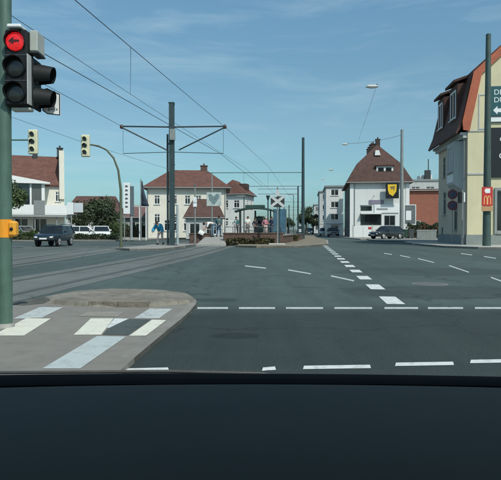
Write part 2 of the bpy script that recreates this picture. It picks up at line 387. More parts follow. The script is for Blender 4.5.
# broken lines of the crossing in front of the car
yr = 308.2
for a, b in ((197.5, 228), (239, 275), (286, 323), (334.5, 372), (384.5, 418), (428, 463), (475, 512), (524, 560)):
    mark([(a, 307.3), (b, 307.3), (b + .2, 309.2), (a - .2, 309.2)], paint_grey)
for a, b, y in ((125, 168, 370), (262, 275, 369), (303, 370, 367.3), (395, 453, 364.2), (470, 530, 361.3)):
    t = 1.8
    mark([(a + 1, y - t + .6), (b, y - t - .4), (b + 1, y + t - .6), (a, y + t + .4)])
# blocks that divide the carriageway
d0 = Vector((2.47, 9.8)); dv = Vector((0.0967, 1.0)).normalized(); pv = Vector((dv.y, -dv.x))
for k in range(15):
    c = d0 + dv * (2.28 * k); a = c - dv * .52 - pv * .15; b = c - dv * .52 + pv * .15; e = c + dv * .52 + pv * .15; f = c + dv * .52 - pv * .15
    obj('marking', MB().sheet([tuple(a), tuple(b), tuple(e), tuple(f)], 0.004), paint, mk)
# turning guide lines
for (x0, y0, x1, y1) in ((245, 266, 266, 268.3), (288, 270, 311, 274), (331, 276, 354, 281), (384, 253.4, 392, 254.6), (400, 255.5, 410, 257.6), (418, 258.6, 434, 262.6),
                         (449, 265.6, 469, 272.4), (491, 277.5, 506, 283), (461, 253.6, 472, 255), (484, 256.6, 496, 258.4)):
    t = (y0 - 229) * 0.014
    mark([(x0, y0 - t), (x1, y1 - t), (x1, y1 + t), (x0, y0 + t)], paint_grey)

# cast iron cover in the carriageway
mc = g(430, 284); iron = mat('cast_iron', (.12, .125, .12), .6, .2, 12, .4, 60)
cov = tag(obj('manhole_cover', MB().tube([(mc[0], mc[1], 0.0), (mc[0], mc[1], 0.006)], .33, 28), iron), kind='structure')
obj('cover_ring', MB().tube([(mc[0], mc[1], 0.0), (mc[0], mc[1], 0.003)], .40, 28), mat('cover_concrete', (.17, .17, .155), .9, .2, 9), cov)
# tram track bed and rails
RT = [(-2, -7.2), (3, -6.4), (8, -5.55), (13, -4.95), (20, -4.1), (30, -3.15), (38, -2.6), (46, -2.0), (54, -0.9), (64, 1.0), (80, 3.2), (110, 6.5), (200, 15)]
LT = [(-2, -11.4), (3, -10.6), (8, -9.9), (13, -9.3), (20, -8.9), (30, -8.8), (38, -8.6), (46, -7.2), (54, -4.8), (64, -2.2), (80, 0.2), (110, 3.4), (200, 12)]
def smooth_line(P, step=1.0):
    out = []
    def f(y):
        for i in range(len(P) - 1):
            if P[i][0] <= y <= P[i + 1][0]:
                p0, p1, p2, p3 = P[max(i - 1, 0)], P[i], P[i + 1], P[min(i + 2, len(P) - 1)]
                h = p2[0] - p1[0]; t = (y - p1[0]) / h
                m1 = (p2[1] - p0[1]) / (p2[0] - p0[0]) * h; m2 = (p3[1] - p1[1]) / (p3[0] - p1[0]) * h
                return (2*t**3-3*t*t+1)*p1[1] + (t**3-2*t*t+t)*m1 + (-2*t**3+3*t*t)*p2[1] + (t**3-t*t)*m2
        return P[-1][1]
    y = P[0][0]
    while y <= P[-1][0]: out.append((f(y), y)); y += step
    return out
def strip(P, off0, off1, z):
    m = MB(); L = smooth_line(P); vs = []
    for i, (x, y) in enumerate(L):
        a, b = L[max(i - 1, 0)], L[min(i + 1, len(L) - 1)]; d = Vector((b[0] - a[0], b[1] - a[1])).normalized(); n = Vector((d.y, -d.x))
        vs += [(x + n.x * off0, y + n.y * off0, z), (x + n.x * off1, y + n.y * off1, z)]
    return m.add(vs, [(2 * i, 2 * i + 1, 2 * i + 3, 2 * i + 2) for i in range(len(L) - 1)])
bed_m = asphalt_mat('track_bed_concrete', (0.135, 0.148, 0.138))
rail_m = mat('rail_steel', (0.11, 0.105, 0.095), 0.4, 0.2, 5, metal=0.5)
joint_m = asphalt_mat('rail_joint_tar', (0.105, 0.11, 0.10))
for P in (RT, LT):
    bed = tag(obj('track_bed', strip(P, -1.30, 1.30, 0.004), bed_m), kind='structure')
    for s in (-0.72, 0.72):
        obj('rail_joint', strip(P, s - 0.12, s + 0.12, 0.008), joint_m, bed); obj('rail', strip(P, s - 0.035, s + 0.035, 0.012), rail_m, bed)
struct('old_road', MB().sheet([(-70, 40), (-11, 41.5), (-9.9, 36), (-10.1, 20), (-10.6, 12), (-70, 16)], 0.003), asphalt_far)

# the near island with its crossing
IZ = 0.05
isl = [(118, 372), (134, 358), (150, 344.5), (165, 332), (180, 320), (190, 311), (196, 304), (196.5, 300.5), (192, 297), (184, 294), (168, 291.5), (148, 290), (122, 289.3), (95, 290), (68, 292.5), (45, 297), (20, 303), (-30, 316)]
isl_w = [g(x, y, IZ) for x, y in isl]
isl_poly = isl_w + [(-4.6, 3.5), (-5.2, -3), (-1.5, -3), (-1.35, 2)]
island_m = mat('island_paving', (0.205, 0.195, 0.172), 0.9, 0.10, 0.9, 0.35, 60, dirt=0.28)
isle = struct('traffic_island', MB().prism(isl_poly, -0.02, IZ), island_m)
# kerb stones round the nose
kpts = [Vector(p) for p in isl_w[1:16]]
def kerb_run(parent, pts, w, z0, z1, m, length=0.9, side=-1):
    pts = [Vector(p) for p in pts]; acc = []; cur = pts[0]; rest = 0
    dense = [pts[0]]
    for i in range(len(pts) - 1):
        L = (pts[i + 1] - pts[i]).length; n = max(1, round(L / length))
        for k in range(1, n + 1): dense.append(pts[i].lerp(pts[i + 1], k / n))
    def nrm(i):
        a, b = dense[max(i - 1, 0)], dense[min(i + 1, len(dense) - 1)]; d = (b - a).normalized(); return Vector((-d.y, d.x)) * side
    for i in range(len(dense) - 1):
        a, b = dense[i], dense[i + 1]; d = (b - a).normalized() * 0.006; na, nb = nrm(i) * w, nrm(i + 1) * w
        obj('kerb_stone', MB().prism([tuple(a + d), tuple(b - d), tuple(b - d + nb), tuple(a + d + na)], z0, z1 + random.uniform(-.004, .004)), m, parent)
kerb_run(isle, kpts, 0.13, -0.01, IZ + 0.004, mat('island_kerb', (0.225, 0.215, 0.19), 0.9, 0.16, 2.2, 0.35, 50, dirt=0.35), 0.8, side=1)
def imark(pts, m): return obj('marking', MB().sheet([g(x, y, IZ + .004) for x, y in pts], IZ + 0.004), m, isle)
imark([(42, 368.5), (80, 368.5), (126, 336.5), (97, 336)], paint_blue)
imark([(40, 307), (63, 307.3), (42, 317.5), (12, 319)], paint_grey)
imark([(26, 318.2), (51, 318.4), (24, 335.5), (-8, 335.5)], paint_old)
imark([(91, 318.3), (113.5, 318.3), (105.5, 329), (101, 334.6), (73.5, 334.8)], paint_old)
imark([(114.5, 318.3), (128.5, 318.6), (109, 328), (106.8, 327.5)], paint)
imark([(150, 308.3), (172.3, 308.8), (159, 318.3), (134, 318.2)], paint_grey)
imark([(152, 319.6), (166.5, 320), (146, 335.5), (129, 335.8)], paint_old)
slab_m = asphalt_mat('dark_inlay', (0.07, 0.085, 0.082))
imark([(129.5, 318.8), (151, 319.3), (128, 335.2), (102.5, 334.6), (107.5, 328.6)], slab_m)
drain_m = mat('drain_cover', (0.12, 0.115, 0.10), 0.7, 0.2, 8, 0.3)
obj('inspection_cover', MB().sheet([g(x, y, IZ + .004) for x, y in ((88, 311.5), (125, 311.8), (117, 316.5), (78, 316))], IZ + .004), mat('worn_cover', (0.25, 0.235, 0.20), 0.8, 0.2, 8, 0.3), isle)
obj('gutter', MB().sheet([g(x, y, IZ + .004) for x, y in ((12, 304.2), (26, 299.6), (44, 296.6), (52, 299.2), (44, 303.2), (22, 305.4))], IZ + .004), mat('kerb_shade', (.085, .085, .07), .95, .4, 4, .5, 20, dirt=.5), isle)  # dark sheet painted as the kerb's shadow
# the raised concrete ramp on the island's far side
hm = MB()
hz = IZ + 0.10
outer = [(48, 303.5), (70, 305.8), (98, 307.2), (148, 307.6), (172, 305), (190, 303.5), (194.5, 300.5), (187, 296), (166, 292.8), (140, 291.5), (110, 291), (75, 293.5), (52, 298)]
inner = [(56, 297.6), (72, 299.5), (98, 300.6), (146, 301.2), (164, 299.5), (176, 298.6), (180, 296.8), (174, 293.9), (160, 291.6), (138, 290.3), (110, 289.9), (78, 291.4), (60, 294.2)]
ow = [Vector((*g(x, y, IZ), IZ)) for x, y in outer]
cen = sum(ow, Vector()) / len(ow)
n = len(ow)
top1 = [Vector((p.x + (cen.x - p.x) * .02, p.y + (cen.y - p.y) * .05, IZ + 0.055)) for p in ow]
top2 = [Vector((p.x + (cen.x - p.x) * .30, p.y + (cen.y - p.y) * .40, IZ + 0.075)) for p in ow]
hv = ow + top1 + top2 + [Vector((cen.x, cen.y, IZ + .085))]
hm.add(hv, [(i, (i + 1) % n, n + (i + 1) % n, n + i) for i in range(n)] + [(n + i, n + (i + 1) % n, 2 * n + (i + 1) % n, 2 * n + i) for i in range(n)] + [(2 * n + i, 2 * n + (i + 1) % n, 3 * n) for i in range(n)])
obj('raised_kerb_bed', hm, mat('weathered_concrete', (0.205, 0.187, 0.152), 0.95, 0.34, 1.6, 0.9, 9, dirt=0.7), isle, smooth=25)

kerb_run(isle, [g(88, 306.6, IZ), g(118, 307.4, IZ), g(149, 307.6, IZ)], 0.12, IZ - .02, IZ + .085, mat('old_kerb', (0.20, 0.175, 0.14), 0.95, 0.3, 3, 0.6, 25, dirt=.5), 0.32, side=1)
# median with the mast, and the pavements
def pavement(poly, z=0.12, kerb=None, m=None):
    o = struct('pavement', MB().prism(poly, -0.03, z), m or paving)
    if kerb:
        m = MB(); P = [Vector(poly[i]) for i in kerb]
        kerb_run(o, P, 0.14, -0.02, z + 0.014, kerb_m, 2.0, side=1)
    return o
pavement([(-8.0, 33.2), (-6.9, 32.0), (-5.2, 32.2), (-4.75, 34), (-4.25, 40), (-3.9, 43.5), (-6.0, 44), (-7.1, 41), (-7.35, 37)], 0.12, range(0, 6))
pavement([(-1.0, 38.5), (0.4, 37.2), (3.2, 37.5), (6.0, 43), (8.0, 58), (9.2, 80), (12, 105), (6.5, 105), (2.2, 70), (0.0, 52), (-0.7, 46)], 0.12, range(0, 5), mat('dry_verge', (0.20, 0.175, 0.125), 0.95, 0.3, 1.4, 0.6, 12, dirt=.5))
pavement([(60, 62), (14.2, 64), (13.0, 62), (12.7, 60), (12.6, 56.5), (13.2, 54.8), (15, 54), (60, 50.5)], 0.12, [2, 3, 4, 5, 6])
pavement([(12.65, 64.5), (60, 64.5), (60, 140), (22, 220), (12.9, 100)], 0.12)
pavement([(14.6, 51), (13.4, 49.5), (12.9, 46), (12.7, 41), (12.95, 37.2), (14.2, 34.9), (17, 33.3), (24, 32.3), (60, 29), (60, 48)], 0.12, range(1, 9), mat('pale_pavement', (0.42, 0.41, 0.37), 0.9, 0.12, 1.5, 0.3, 60, dirt=0.25))
pavement([(-70, 57.5), (-22, 54.5), (-13.5, 57), (-11.2, 60), (-9, 75), (0, 110), (-70, 130)], 0.12, range(0, 5))

# ------------------------------------------------------------------ houses
WINCACHE = {}
def window(parent, M, w, h, style='cross', fm=None, pm=None, bar=0.07):
    fm = fm or frame_white; pm = pm or pane_m; key = (round(w, 2), round(h, 2), style, fm.name, pm.name)
    if key not in WINCACHE:
        m = MB(); y0, y1 = -0.02, 0.06; hw = w / 2
        m.box(-hw, -hw + bar, y0, y1, 0, h).box(hw - bar, hw, y0, y1, 0, h).box(-hw + bar, hw - bar, y0, y1, 0, bar).box(-hw + bar, hw - bar, y0, y1, h - bar, h)
        if style in ('cross', 'mullion'): m.box(-bar / 2, bar / 2, y0 + .01, y1, bar, h - bar)
        if style == 'cross': m.box(-hw + bar, -bar / 2, y0 + .012, y1, h * .68, h * .68 + bar).box(bar / 2, hw - bar, y0 + .012, y1, h * .68, h * .68 + bar)
        if style != 'none': m.box(-hw - .06, hw + .06, -0.16, -0.021, -0.06, 0.0)
        p = MB().box(-hw + bar * .6, hw - bar * .6, 0.03, 0.045, bar * .6, h - bar * .6)
        WINCACHE[key] = (m.mesh('window', fm), p.mesh('pane', pm))
    a, b = WINCACHE[key]
    o = link('window', a, parent, M); link('pane', b, o); return o

def wall_mesh(W, Hh, ops, depth=0.14, x0=0.0, z0=0.0):
    """outer face at y=0 looking to -y, holes with reveals; ops = (xc, z, w, h)"""
    m = MB(); xs = sorted({x0, W} | {o[0] - o[2] / 2 for o in ops} | {o[0] + o[2] / 2 for o in ops}); zs = sorted({z0, Hh} | {o[1] for o in ops} | {o[1] + o[3] for o in ops})
    for i in range(len(xs) - 1):
        for j in range(len(zs) - 1):
            cx, cz = (xs[i] + xs[i + 1]) / 2, (zs[j] + zs[j + 1]) / 2
            if any(abs(cx - o[0]) < o[2] / 2 and o[1] < cz < o[1] + o[3] for o in ops): continue
            m.add([(xs[i], 0, zs[j]), (xs[i + 1], 0, zs[j]), (xs[i + 1], 0, zs[j + 1]), (xs[i], 0, zs[j + 1])], [(0, 1, 2, 3)])
    for xc, z, w, h in (o[:4] for o in ops):
        a, b = xc - w / 2, xc + w / 2
        m.add([(a, 0, z), (b, 0, z), (b, 0, z + h), (a, 0, z + h), (a, depth, z), (b, depth, z), (b, depth, z + h), (a, depth, z + h)],
              [(0, 1, 5, 4), (1, 2, 6, 5), (2, 3, 7, 6), (3, 0, 4, 7), (4, 5, 6, 7)])
    return m
def weld_mesh(mb, name, m):
    me = bpy.data.meshes.new(name); me.from_pydata(mb.v, [], mb.f); me.materials.append(m); me.update(); return me

SIDES = lambda W, D: {'front': (Matrix.Identity(4), W), 'right': (T(W, 0, 0) @ RZ(math.pi / 2), D), 'back': (T(W, D, 0) @ RZ(math.pi), W), 'left': (T(0, D, 0) @ RZ(-math.pi / 2), D)}
def walls(parent, W, D, Hh, ops, wm, style='cross', fm=None, pm=None, wms={}, inset=0.10):
    for side, (M, L) in SIDES(W, D).items():
        o = ops.get(side, [])
        link('wall', weld_mesh(wall_mesh(L, Hh, o), 'wall', wms.get(side, wm)), parent, M)
        for op in o:
            st = op[4] if len(op) > 4 else style
            window(parent, M @ T(op[0], inset - .05, op[1]), op[2], op[3], st, fm, pm)
def wops(*a): return [x for x in a]
def hip_roof(parent, W, D, z, zr, inset_x, inset_y, m, over=0.4, th=0.16, name='roof'):
    """eaves rectangle with overhang, ridge along x (inset_x from each end) or along y"""
    a = [(-over, -over), (W + over, -over), (W + over, D + over), (-over, D + over)]
    if inset_y is None: r = [(inset_x, D / 2), (W - inset_x, D / 2)]
    else: r = [(W / 2, inset_y), (W / 2, D - inset_y)]
    vs = [(x, y, z - th) for x, y in a] + [(x, y, z) for x, y in a] + [(x, y, zr) for x, y in r]
    f = [(3, 2, 1, 0)] + [(i, (i + 1) % 4, 4 + (i + 1) % 4, 4 + i) for i in range(4)]
    if inset_y is None: f += [(4, 5, 9, 8), (5, 6, 9), (6, 7, 8, 9), (7, 4, 8)]
    else: f += [(4, 5, 8), (5, 6, 9, 8), (6, 7, 9), (7, 4, 8, 9)]
    o = obj(name, MB().add(vs, f), m, parent)
    g_ = MB()
    for i in range(4):
        p, q = a[i], a[(i + 1) % 4]; g_.tube([(p[0] * 1.004, p[1], z - .1), (q[0] * 1.004, q[1], z - .1)], 0.075, 6)
    obj('gutter', g_, frame_grey, o)
    return o
def chimney(parent, x, y, z0, z1, w=0.5, m=None):
    c = MB().bbox(x - w / 2, x + w / 2, y - w / 2, y + w / 2, z0, z1, .02).box(x - w / 2 - .06, x + w / 2 + .06, y - w / 2 - .06, y + w / 2 + .06, z1 + .002, z1 + .10)
    return obj('chimney', c.tube([(x, y, z1 + .1), (x, y, z1 + .4)], .1, 8), m or brick_brown, parent)

# --- corner house with the cream gable (near, right)
dA = 40.0
hA = thing('gabled_house', 'cream gabled corner house with dark mansard roof and orange verge', 'house', (atx(467, dA), dA, 0.12), ROAD)
W, D, EA = 10.4, 8.8, 8.15
gw = [(1.55, 8.7 - .12, 0.9, 1.9)]
ops_front = [(3.95, 0.95, 3.9, 2.9, 'none')]
ops_left = [(D - 6.6, 2.3, 0.9, 1.9), (D - 7.4, 0.5, 0.55, 0.8, 'none'), (D - 3.1, 1.0, 0.95, 2.2), (D - 6.8, 5.4, 0.8, 1.7)]
walls(hA, W, D, EA, {'front': ops_front, 'left': ops_left}, cream_wall, fm=frame_grey, wms={'left': grey_wall, 'back': grey_wall}, pm=dark_glass)
BZ, AZ, BX = 12.2, 16.6, 0.55     # mansard break, apex
gp = [(0, EA), (W, EA), (W - BX, BZ), (W / 2, AZ), (BX, BZ)]
obj('gable_wall', MB().plate(gp, 0.0, 0.25), cream_wall, hA); obj('gable_wall', MB().plate(gp, D - .25, D), grey_wall, hA)
# mansard roof skins
def slopes(y0, y1, th=0.22):
    P = [(-0.75, EA - 0.25), (-0.25, EA + 0.55), (BX - .05, BZ), (W / 2, AZ), (W - BX + .05, BZ), (W + 0.25, EA + .55), (W + 0.75, EA - 0.25)]
    Q = [(x, z + th * (1.0 if 0 < i < 6 else 0.5)) for i, (x, z) in enumerate(P)]
    Q = [(Q[0][0] - .08, Q[0][1]), (Q[1][0] - th * .9, Q[1][1] + .05), (Q[2][0] - th * .75, Q[2][1]), Q[3], (Q[4][0] + th * .75, Q[4][1]), (Q[5][0] + th * .9, Q[5][1] + .05), (Q[6][0] + .08, Q[6][1])]
    return P, Q
P_, Q_ = slopes(0, 0)
def band(P, Q, y0, y1):
    m = MB(); n = len(P)
    for i in range(n - 1):
        a, b, c, d = P[i], P[i + 1], Q[i + 1], Q[i]
        m.add([(a[0], y0, a[1]), (b[0], y0, b[1]), (c[0], y0, c[1]), (d[0], y0, d[1]), (a[0], y1, a[1]), (b[0], y1, b[1]), (c[0], y1, c[1]), (d[0], y1, d[1])],
              [(0, 1, 2, 3), (7, 6, 5, 4), (0, 4, 5, 1), (3, 2, 6, 7)] + ([(0, 3, 7, 4)] if i == 0 else []) + ([(1, 5, 6, 2)] if i == n - 2 else []))
    return m
rfA = obj('roof', band(P_, Q_, 0.0, D + .35), tile_dark, hA)
Pv = [(x, z) for x, z in P_]; 
Pv = [(0.10, EA - .05), (0.22, EA + .6), (BX + .34, BZ - .12), (W / 2, AZ - .42), (W - BX - .34, BZ - .12), (W - .22, EA + .6), (W - .1, EA - .05)]
Qv = [(-.34, EA + .02), (-.40, EA + .62), (BX - .20, BZ + .05), (W / 2, AZ + .27), (W - BX + .2, BZ + .05), (W + .4, EA + .62), (W + .34, EA + .02)]
obj('verge', band(Pv, Qv, -0.16, -0.003), verge_m, hA)
obj('cornice', MB().box(-.50, -.002, 0.05, D, EA - .30, EA - .12).box(-.30, -.003, 0.06, D, EA - .52, EA - .302), light_grey, hA)
obj('string_course', MB().box(0.0, W, -0.05, -0.002, 5.0, 5.12).box(0.0, W, -0.045, -0.002, 8.05, 8.14), light_grey, hA)
obj('plinth', MB().box(-.06, W + .05, -0.06, -0.003, -0.1, 0.72).box(-.06, -.004, -.0585, D, -0.1, 0.70), plinth_m, hA)
# dormers on the street side
for s0, s1 in ((1.3, 3.5), (5.4, 7.4)):
    dm = obj('dormer', MB().bbox(-0.42, 0.9, s0, s1, EA + .35, BZ - .35, .03), tile_dark, hA)
    obj('dormer_roof', MB().add([(-.72, s0 - .18, BZ - .35), (-.72, s1 + .18, BZ - .35), (1.3, s1 + .18, BZ + .35), (1.3, s0 - .18, BZ + .35), (-.72, s0 - .18, BZ - .17), (-.72, s1 + .18, BZ - .17), (1.3, s1 + .18, BZ + .52), (1.3, s0 - .18, BZ + .52)],
        [(0, 1, 2, 3), (7, 6, 5, 4), (0, 4, 5, 1), (1, 5, 6, 2), (2, 6, 7, 3), (3, 7, 4, 0)]), tile_brown, dm)
    window(dm, T(-.43, (s0 + s1) / 2, EA + 1.2) @ RZ(-math.pi / 2), s1 - s0 - .6, 2.1, 'mullion', frame_white, bar=0.14)
# oriel bay on the street side
bay = MB()
prof = [(0.0, 0.9), (-0.62, 1.25), (-0.62, 3.3), (0.0, 3.65)]
rings = [[Vector((x * k, y, z)) for x, y in prof] for z, k in ((3.9, 0.05), (4.45, 1.0), (7.55, 1.0))]
by = obj('bay', MB().loft(rings), light_grey, hA)
obj('bay_panel', MB().box(-.66, -.622, 1.4, 3.15, 4.6, 5.2), frame_white, by)
window(by, T(-.64, 2.28, 5.4) @ RZ(-math.pi / 2), 1.5, 1.95, 'mullion', light_grey, dark_glass, bar=0.16)
obj('downpipe', MB().tube([(-.16, .25, 0.0), (-.16, .25, 7.6), (-.35, .25, 7.9)], .06, 8), frame_grey, hA)
obj('shop_frame', MB().box(1.86, 2.02, -.12, -.004, .78, 4.05).box(2.021, 6.1, -.12, -.0041, 3.86, 4.05).box(2.021, 6.1, -.14, -.0042, .78, .95), frame_grey, hA)
obj('window_surround', MB().box(.72, .80, -.03, -.003, 8.2, 10.7).box(1.5, 1.58, -.03, -.003, 8.2, 10.7).box(.801, 1.499, -.031, -.003, 10.6, 10.7).box(.801, 1.499, -.031, -.003, 8.2, 8.3), light_grey, hA)
# signboards on the gable
sA = 40.0
def onwall(px, py):   # local x,z on the gable plane
    u = (px - 250.5) / F
    M = hA.matrix_basis; e = RZ(ROAD) @ Vector((1, 0, 0)); o = Vector(hA.location)
    s = (u * o.y - o.x) / (e.x - u * e.y); d = o.y + s * e.y
    return s, zat(py, d) - 0.12
x0, zt = onwall(489, 87); _, zb = onwall(495, 122)
sb = thing('billboard', 'dark teal signboard with white arrow and letters on the cream gable', 'signboard', tuple(hA.matrix_basis @ Vector((x0, -0.14, zb))), ROAD)
wS, hS = 3.4, zt - zb
obj('board', MB().box(0.0, wS, 0, .09, 0.42, hS), teal_sign, sb); obj('lower_board', MB().box(0.0, wS, 0, .085, 0.0, .30), white_sign, sb)
obj('backing', MB().box(-.05, wS + .05, .092, .13, -.05, hS + .06), frame_grey, sb)
text('lettering', 'DEI', .52, white_sign, sb, T(.20, -.004, hS - .58) @ UPRIGHT); text('lettering', 'DU', .52, white_sign, sb, T(.20, -.004, hS - 1.12) @ UPRIGHT)
obj('arrow', MB().plate([(.16, .80), (.46, 1.10), (.46, .92), (1.6, .92), (1.6, .66), (.46, .66), (.46, .50)], -.01, -.001), white_sign, sb)
x0, zt = onwall(489, 128); _, zb = onwall(495, 177.5)
sb = thing('billboard', 'plain black signboard with small white letters below the teal board', 'signboard', tuple(hA.matrix_basis @ Vector((x0, -0.13, zb))), ROAD)
obj('board', MB().bbox(0, 3.4, 0, .1, 0, zt - zb, .02), black_sign, sb)
text('lettering', 'c', .75, white_sign, sb, T(.58, -.004, 1.35) @ UPRIGHT); text('lettering', 'e', .6, white_sign, sb, T(.62, -.004, 2.55) @ UPRIGHT)

# --- white house with painted advertising on its end wall
dB = 78.0
hB = thing('town_house', 'white house with brown half hipped roof and row of chimneys', 'house', (atx(350, dB), dB, 0.12), -math.atan(.12))
WB, DB, EB = 8.0, 15.5, zat(183, dB)
opsB = {'front': [(2.85, 1.62, 2.9, 1.65, 'none'), (2.2, 3.6, 1.6, .72, 'none'), (5.4, 1.6, 1.5, 1.4, 'mullion')],
        'left': [(x, z, 1.0, 1.5) for x in (1.5, 4.5, 7.5, 10.5, 13.5) for z in (1.2, 4.3)]}
walls(hB, WB, DB, EB, opsB, white_wall, pm=house_glass, fm=frame_grey, wms={'left': mat('wall_in_shade', (.10, .105, .10), .9, .2, 1.5, dirt=.3)})  # left wall's shade is put into a darker wall colour
zrB = zat(146, dB + 3); zkB = EB + (zrB - EB) * .47
def mansard_hip(parent, W, D, z, zk, zr, ins, ry, m, over=.5, th=.16):
    a = [(-over, -over), (W + over, -over), (W + over, D + over), (-over, D + over)]; b = [(ins, ins), (W - ins, ins), (W - ins, D - ins), (ins, D - ins)]
    vs = [(x, y, z - th) for x, y in a] + [(x, y, z) for x, y in a] + [(x, y, zk) for x, y in b] + [(W / 2, ry, zr), (W / 2, D - ry, zr)]
    f = [(3, 2, 1, 0)] + [(i, (i + 1) % 4, 4 + (i + 1) % 4, 4 + i) for i in range(4)] + [(4 + i, 4 + (i + 1) % 4, 8 + (i + 1) % 4, 8 + i) for i in range(4)]
    f += [(8, 9, 12), (9, 10, 13, 12), (10, 11, 13), (11, 8, 12, 13)]
    o = obj('roof', MB().add(vs, f), m, parent); q = MB()
    for i in range(4): q.tube([(*a[i], z - .1), (*a[(i + 1) % 4], z - .1)], .075, 6)
    obj('gutter', q, frame_grey, o); return o
roofB = mansard_hip(hB, WB, DB, EB, zkB, zrB, .95, 3.0, tile_brown)
zrB = zat(146, dB + 3)
for k, yy in enumerate((3.6, 6.2, 8.8, 11.2, 13.4)): chimney(roofB, WB / 2 + (-.3 if k else .1), yy, zrB - 1.2, zrB + (.75 if k != 1 else .5), .62, mat('sooty_brick', (.055, .035, .03), .9, .3, 6))
dmB = obj('dormer', MB().bbox(3.6, 5.9, .35, 2.6, EB + .7, EB + 2.2, .03), white_wall, roofB)
for xx in (4.2, 5.3): pass
obj('dormer_window', MB().box(3.85, 4.6, .30, .348, EB + 1.0, EB + 2.0).box(4.9, 5.65, .30, .348, EB + 1.0, EB + 2.0), dark_glass, roofB)
obj('dormer_roof', MB().box(3.45, 6.05, .15, 2.7, EB + 2.203, EB + 2.35), tile_brown, roofB)
obj('attic_window', MB().plate([(3.5, zrB - 1.7), (4.3, zrB - 1.7), (4.1, zrB - 1.0), (3.6, zrB - 1.0)], 1.55, 2.3), frame_white, roofB)
for a, b in ((-.03, .45), (WB - .45, WB + .03)): obj('quoin', MB().box(a, b, -.05, -.003, 0, EB - .2), frame_white, hB)
obj('signboard', MB().bbox(3.3, 6.6, -.12, -.004, 3.35, 4.5, .02), white_sign, hB)
obj('fascia_panel', MB().box(2.6, 4.6, -.10, -.005, 4.62, 5.15), mat('grey_violet_panel', (.22, .20, .27), .7, .2, 3), hB)
obj('fascia_panel', MB().box(1.4, 3.0, -.09, -.005, 4.38, 4.46), frame_grey, hB)

obj('downpipe', MB().tube([(.62, -.10, 0), (.62, -.10, EB - .25)], .05, 8), frame_grey, hB)
obj('lamp_bracket', MB().tube([(3.2, -.02, 5.6), (3.2, -.5, 5.75), (3.2, -.7, 5.6)], .03, 6), dark_metal, hB)
obj('letter_strip', MB().box(3.6, 5.1, -.135, -.122, 3.75, 4.0), frame_grey, hB)
obj('awning', MB().add([(1.45, -.003, 3.42), (4.25, -.003, 3.42), (4.25, -.65, 3.22), (1.45, -.65, 3.22), (1.45, -.003, 3.36), (4.25, -.003, 3.36), (4.25, -.65, 3.16), (1.45, -.65, 3.16)], [(0, 1, 2, 3), (7, 6, 5, 4), (3, 2, 6, 7), (0, 3, 7, 4), (1, 5, 6, 2)]), light_grey, hB)
sgn = thing('hanging_sign', 'black hanging sign with a yellow shield high on the white house front', 'sign', tuple(hB.matrix_basis @ Vector((4.75, -.9, zat(199, dB) - .12))), -math.atan(.12))
hh = zat(183.5, dB) - zat(199, dB)
obj('board', MB().bbox(0, 1.75, 0, .16, 0, hh, .02), black_sign, sgn)
obj('shield', MB().plate([(.25, hh - .25), (1.45, hh - .25), (1.4, .95), (.95, .3), (.45, .6), (.28, 1.1)], -.03, -.002), yellow_m, sgn)
obj('emblem', MB().plate([(.55, hh - .55), (1.25, hh - .45), (1.1, 1.0), (.95, 1.35), (.75, 1.2)], -.05, -.031), mat('dark_gold', (.22, .16, .05), .6, .2, 6), sgn)
obj('bracket', MB().box(.3, .36, .161, .9, .5, .56), dark_metal, sgn); obj('bracket', MB().box(1.3, 1.36, .161, .9, hh - .3, hh - .24), dark_metal, sgn)

# --- white blocks down the street
def block(label, px0, px1, d, topy, depth, cols, rows, wm, rz=0, over=.25):
    x = atx(px0, d); Wd = atx(px1, d) - x; hz_ = zat(topy, d) - .12
    t = thing('apartment_block', label, 'apartment block', (x, d, .12), rz)
    dx = Wd / cols; dz = hz_ / rows
    fr = [((i + .5) * dx, dz * j + dz * .3, min(1.3, dx * .55), dz * .5) for i in range(cols) for j in range(rows)]
    le = [((i + .5) * depth / 4, dz * j + dz * .3, 1.1, dz * .48) for i in range(4) for j in range(rows)]
    walls(t, Wd, depth, hz_, {'front': fr, 'left': le}, wm, style='mullion', pm=house_glass)
    obj('roof', MB().box(-over, Wd + over, -over, depth + over, hz_ + .002, hz_ + .25), frame_grey, t)
    obj('ledge', MB().box(-.04, Wd + .04, -.08, -.003, dz * 1.0 - .08, dz * 1.0 + .06), light_grey, t)
    return t
t = block('white three storey block beside the dark side wall of the advertising house', 326, 343, 97, 187, 14, 1, 4, white_wall, ROAD)
obj('balcony', MB().box(.8, 2.2, -.9, -.003, 1.9, 2.05), light_grey, t)
block('grey white narrow block farther down the street past the white block', 319.5, 331, 124, 192, 16, 1, 4, light_grey, ROAD)
block('low distant pale block at the end of the street row', 314, 326, 165, 205, 20, 2, 3, light_grey, ROAD)
# --- the orange shed and grey rear building between the two big houses
t = thing('outbuilding', 'low terracotta walled building behind the hedge in the side street', 'building', (atx(409, 84), 84, .12), ROAD)
Wd = atx(447, 84) - atx(409, 84); hh = zat(190.5, 84) - .12
walls(t, Wd, 9, hh, {'front': [(1.2, .3, 1.0, 2.1, 'none')]}, orange_wall)
obj('roof', MB().box(-.2, Wd + .2, -.25, 9.2, hh + .002, hh + .2), tile_red, t)
obj('gutter', MB().tube([(-.2, -.3, hh - .02), (Wd + .2, -.3, hh - .02)], .08, 6), frame_grey, t)
t = thing('rear_building', 'pale grey flat roofed building with dark chimney above the terracotta one', 'building', (atx(407, 110), 110, .12), ROAD)
Wd = 9.5; hh = zat(181, 110) - .12
walls(t, Wd, 10, hh, {'front': [(1.6, hh - 2.3, 1.6, 1.2), (4.4, hh - 2.3, 1.6, 1.2), (7.4, hh - 2.3, 1.6, 1.2)]}, light_grey, pm=dark_glass)
obj('roof', MB().box(-.2, Wd + .2, -.2, 10.2, hh + .002, hh + .3), frame_grey, t)
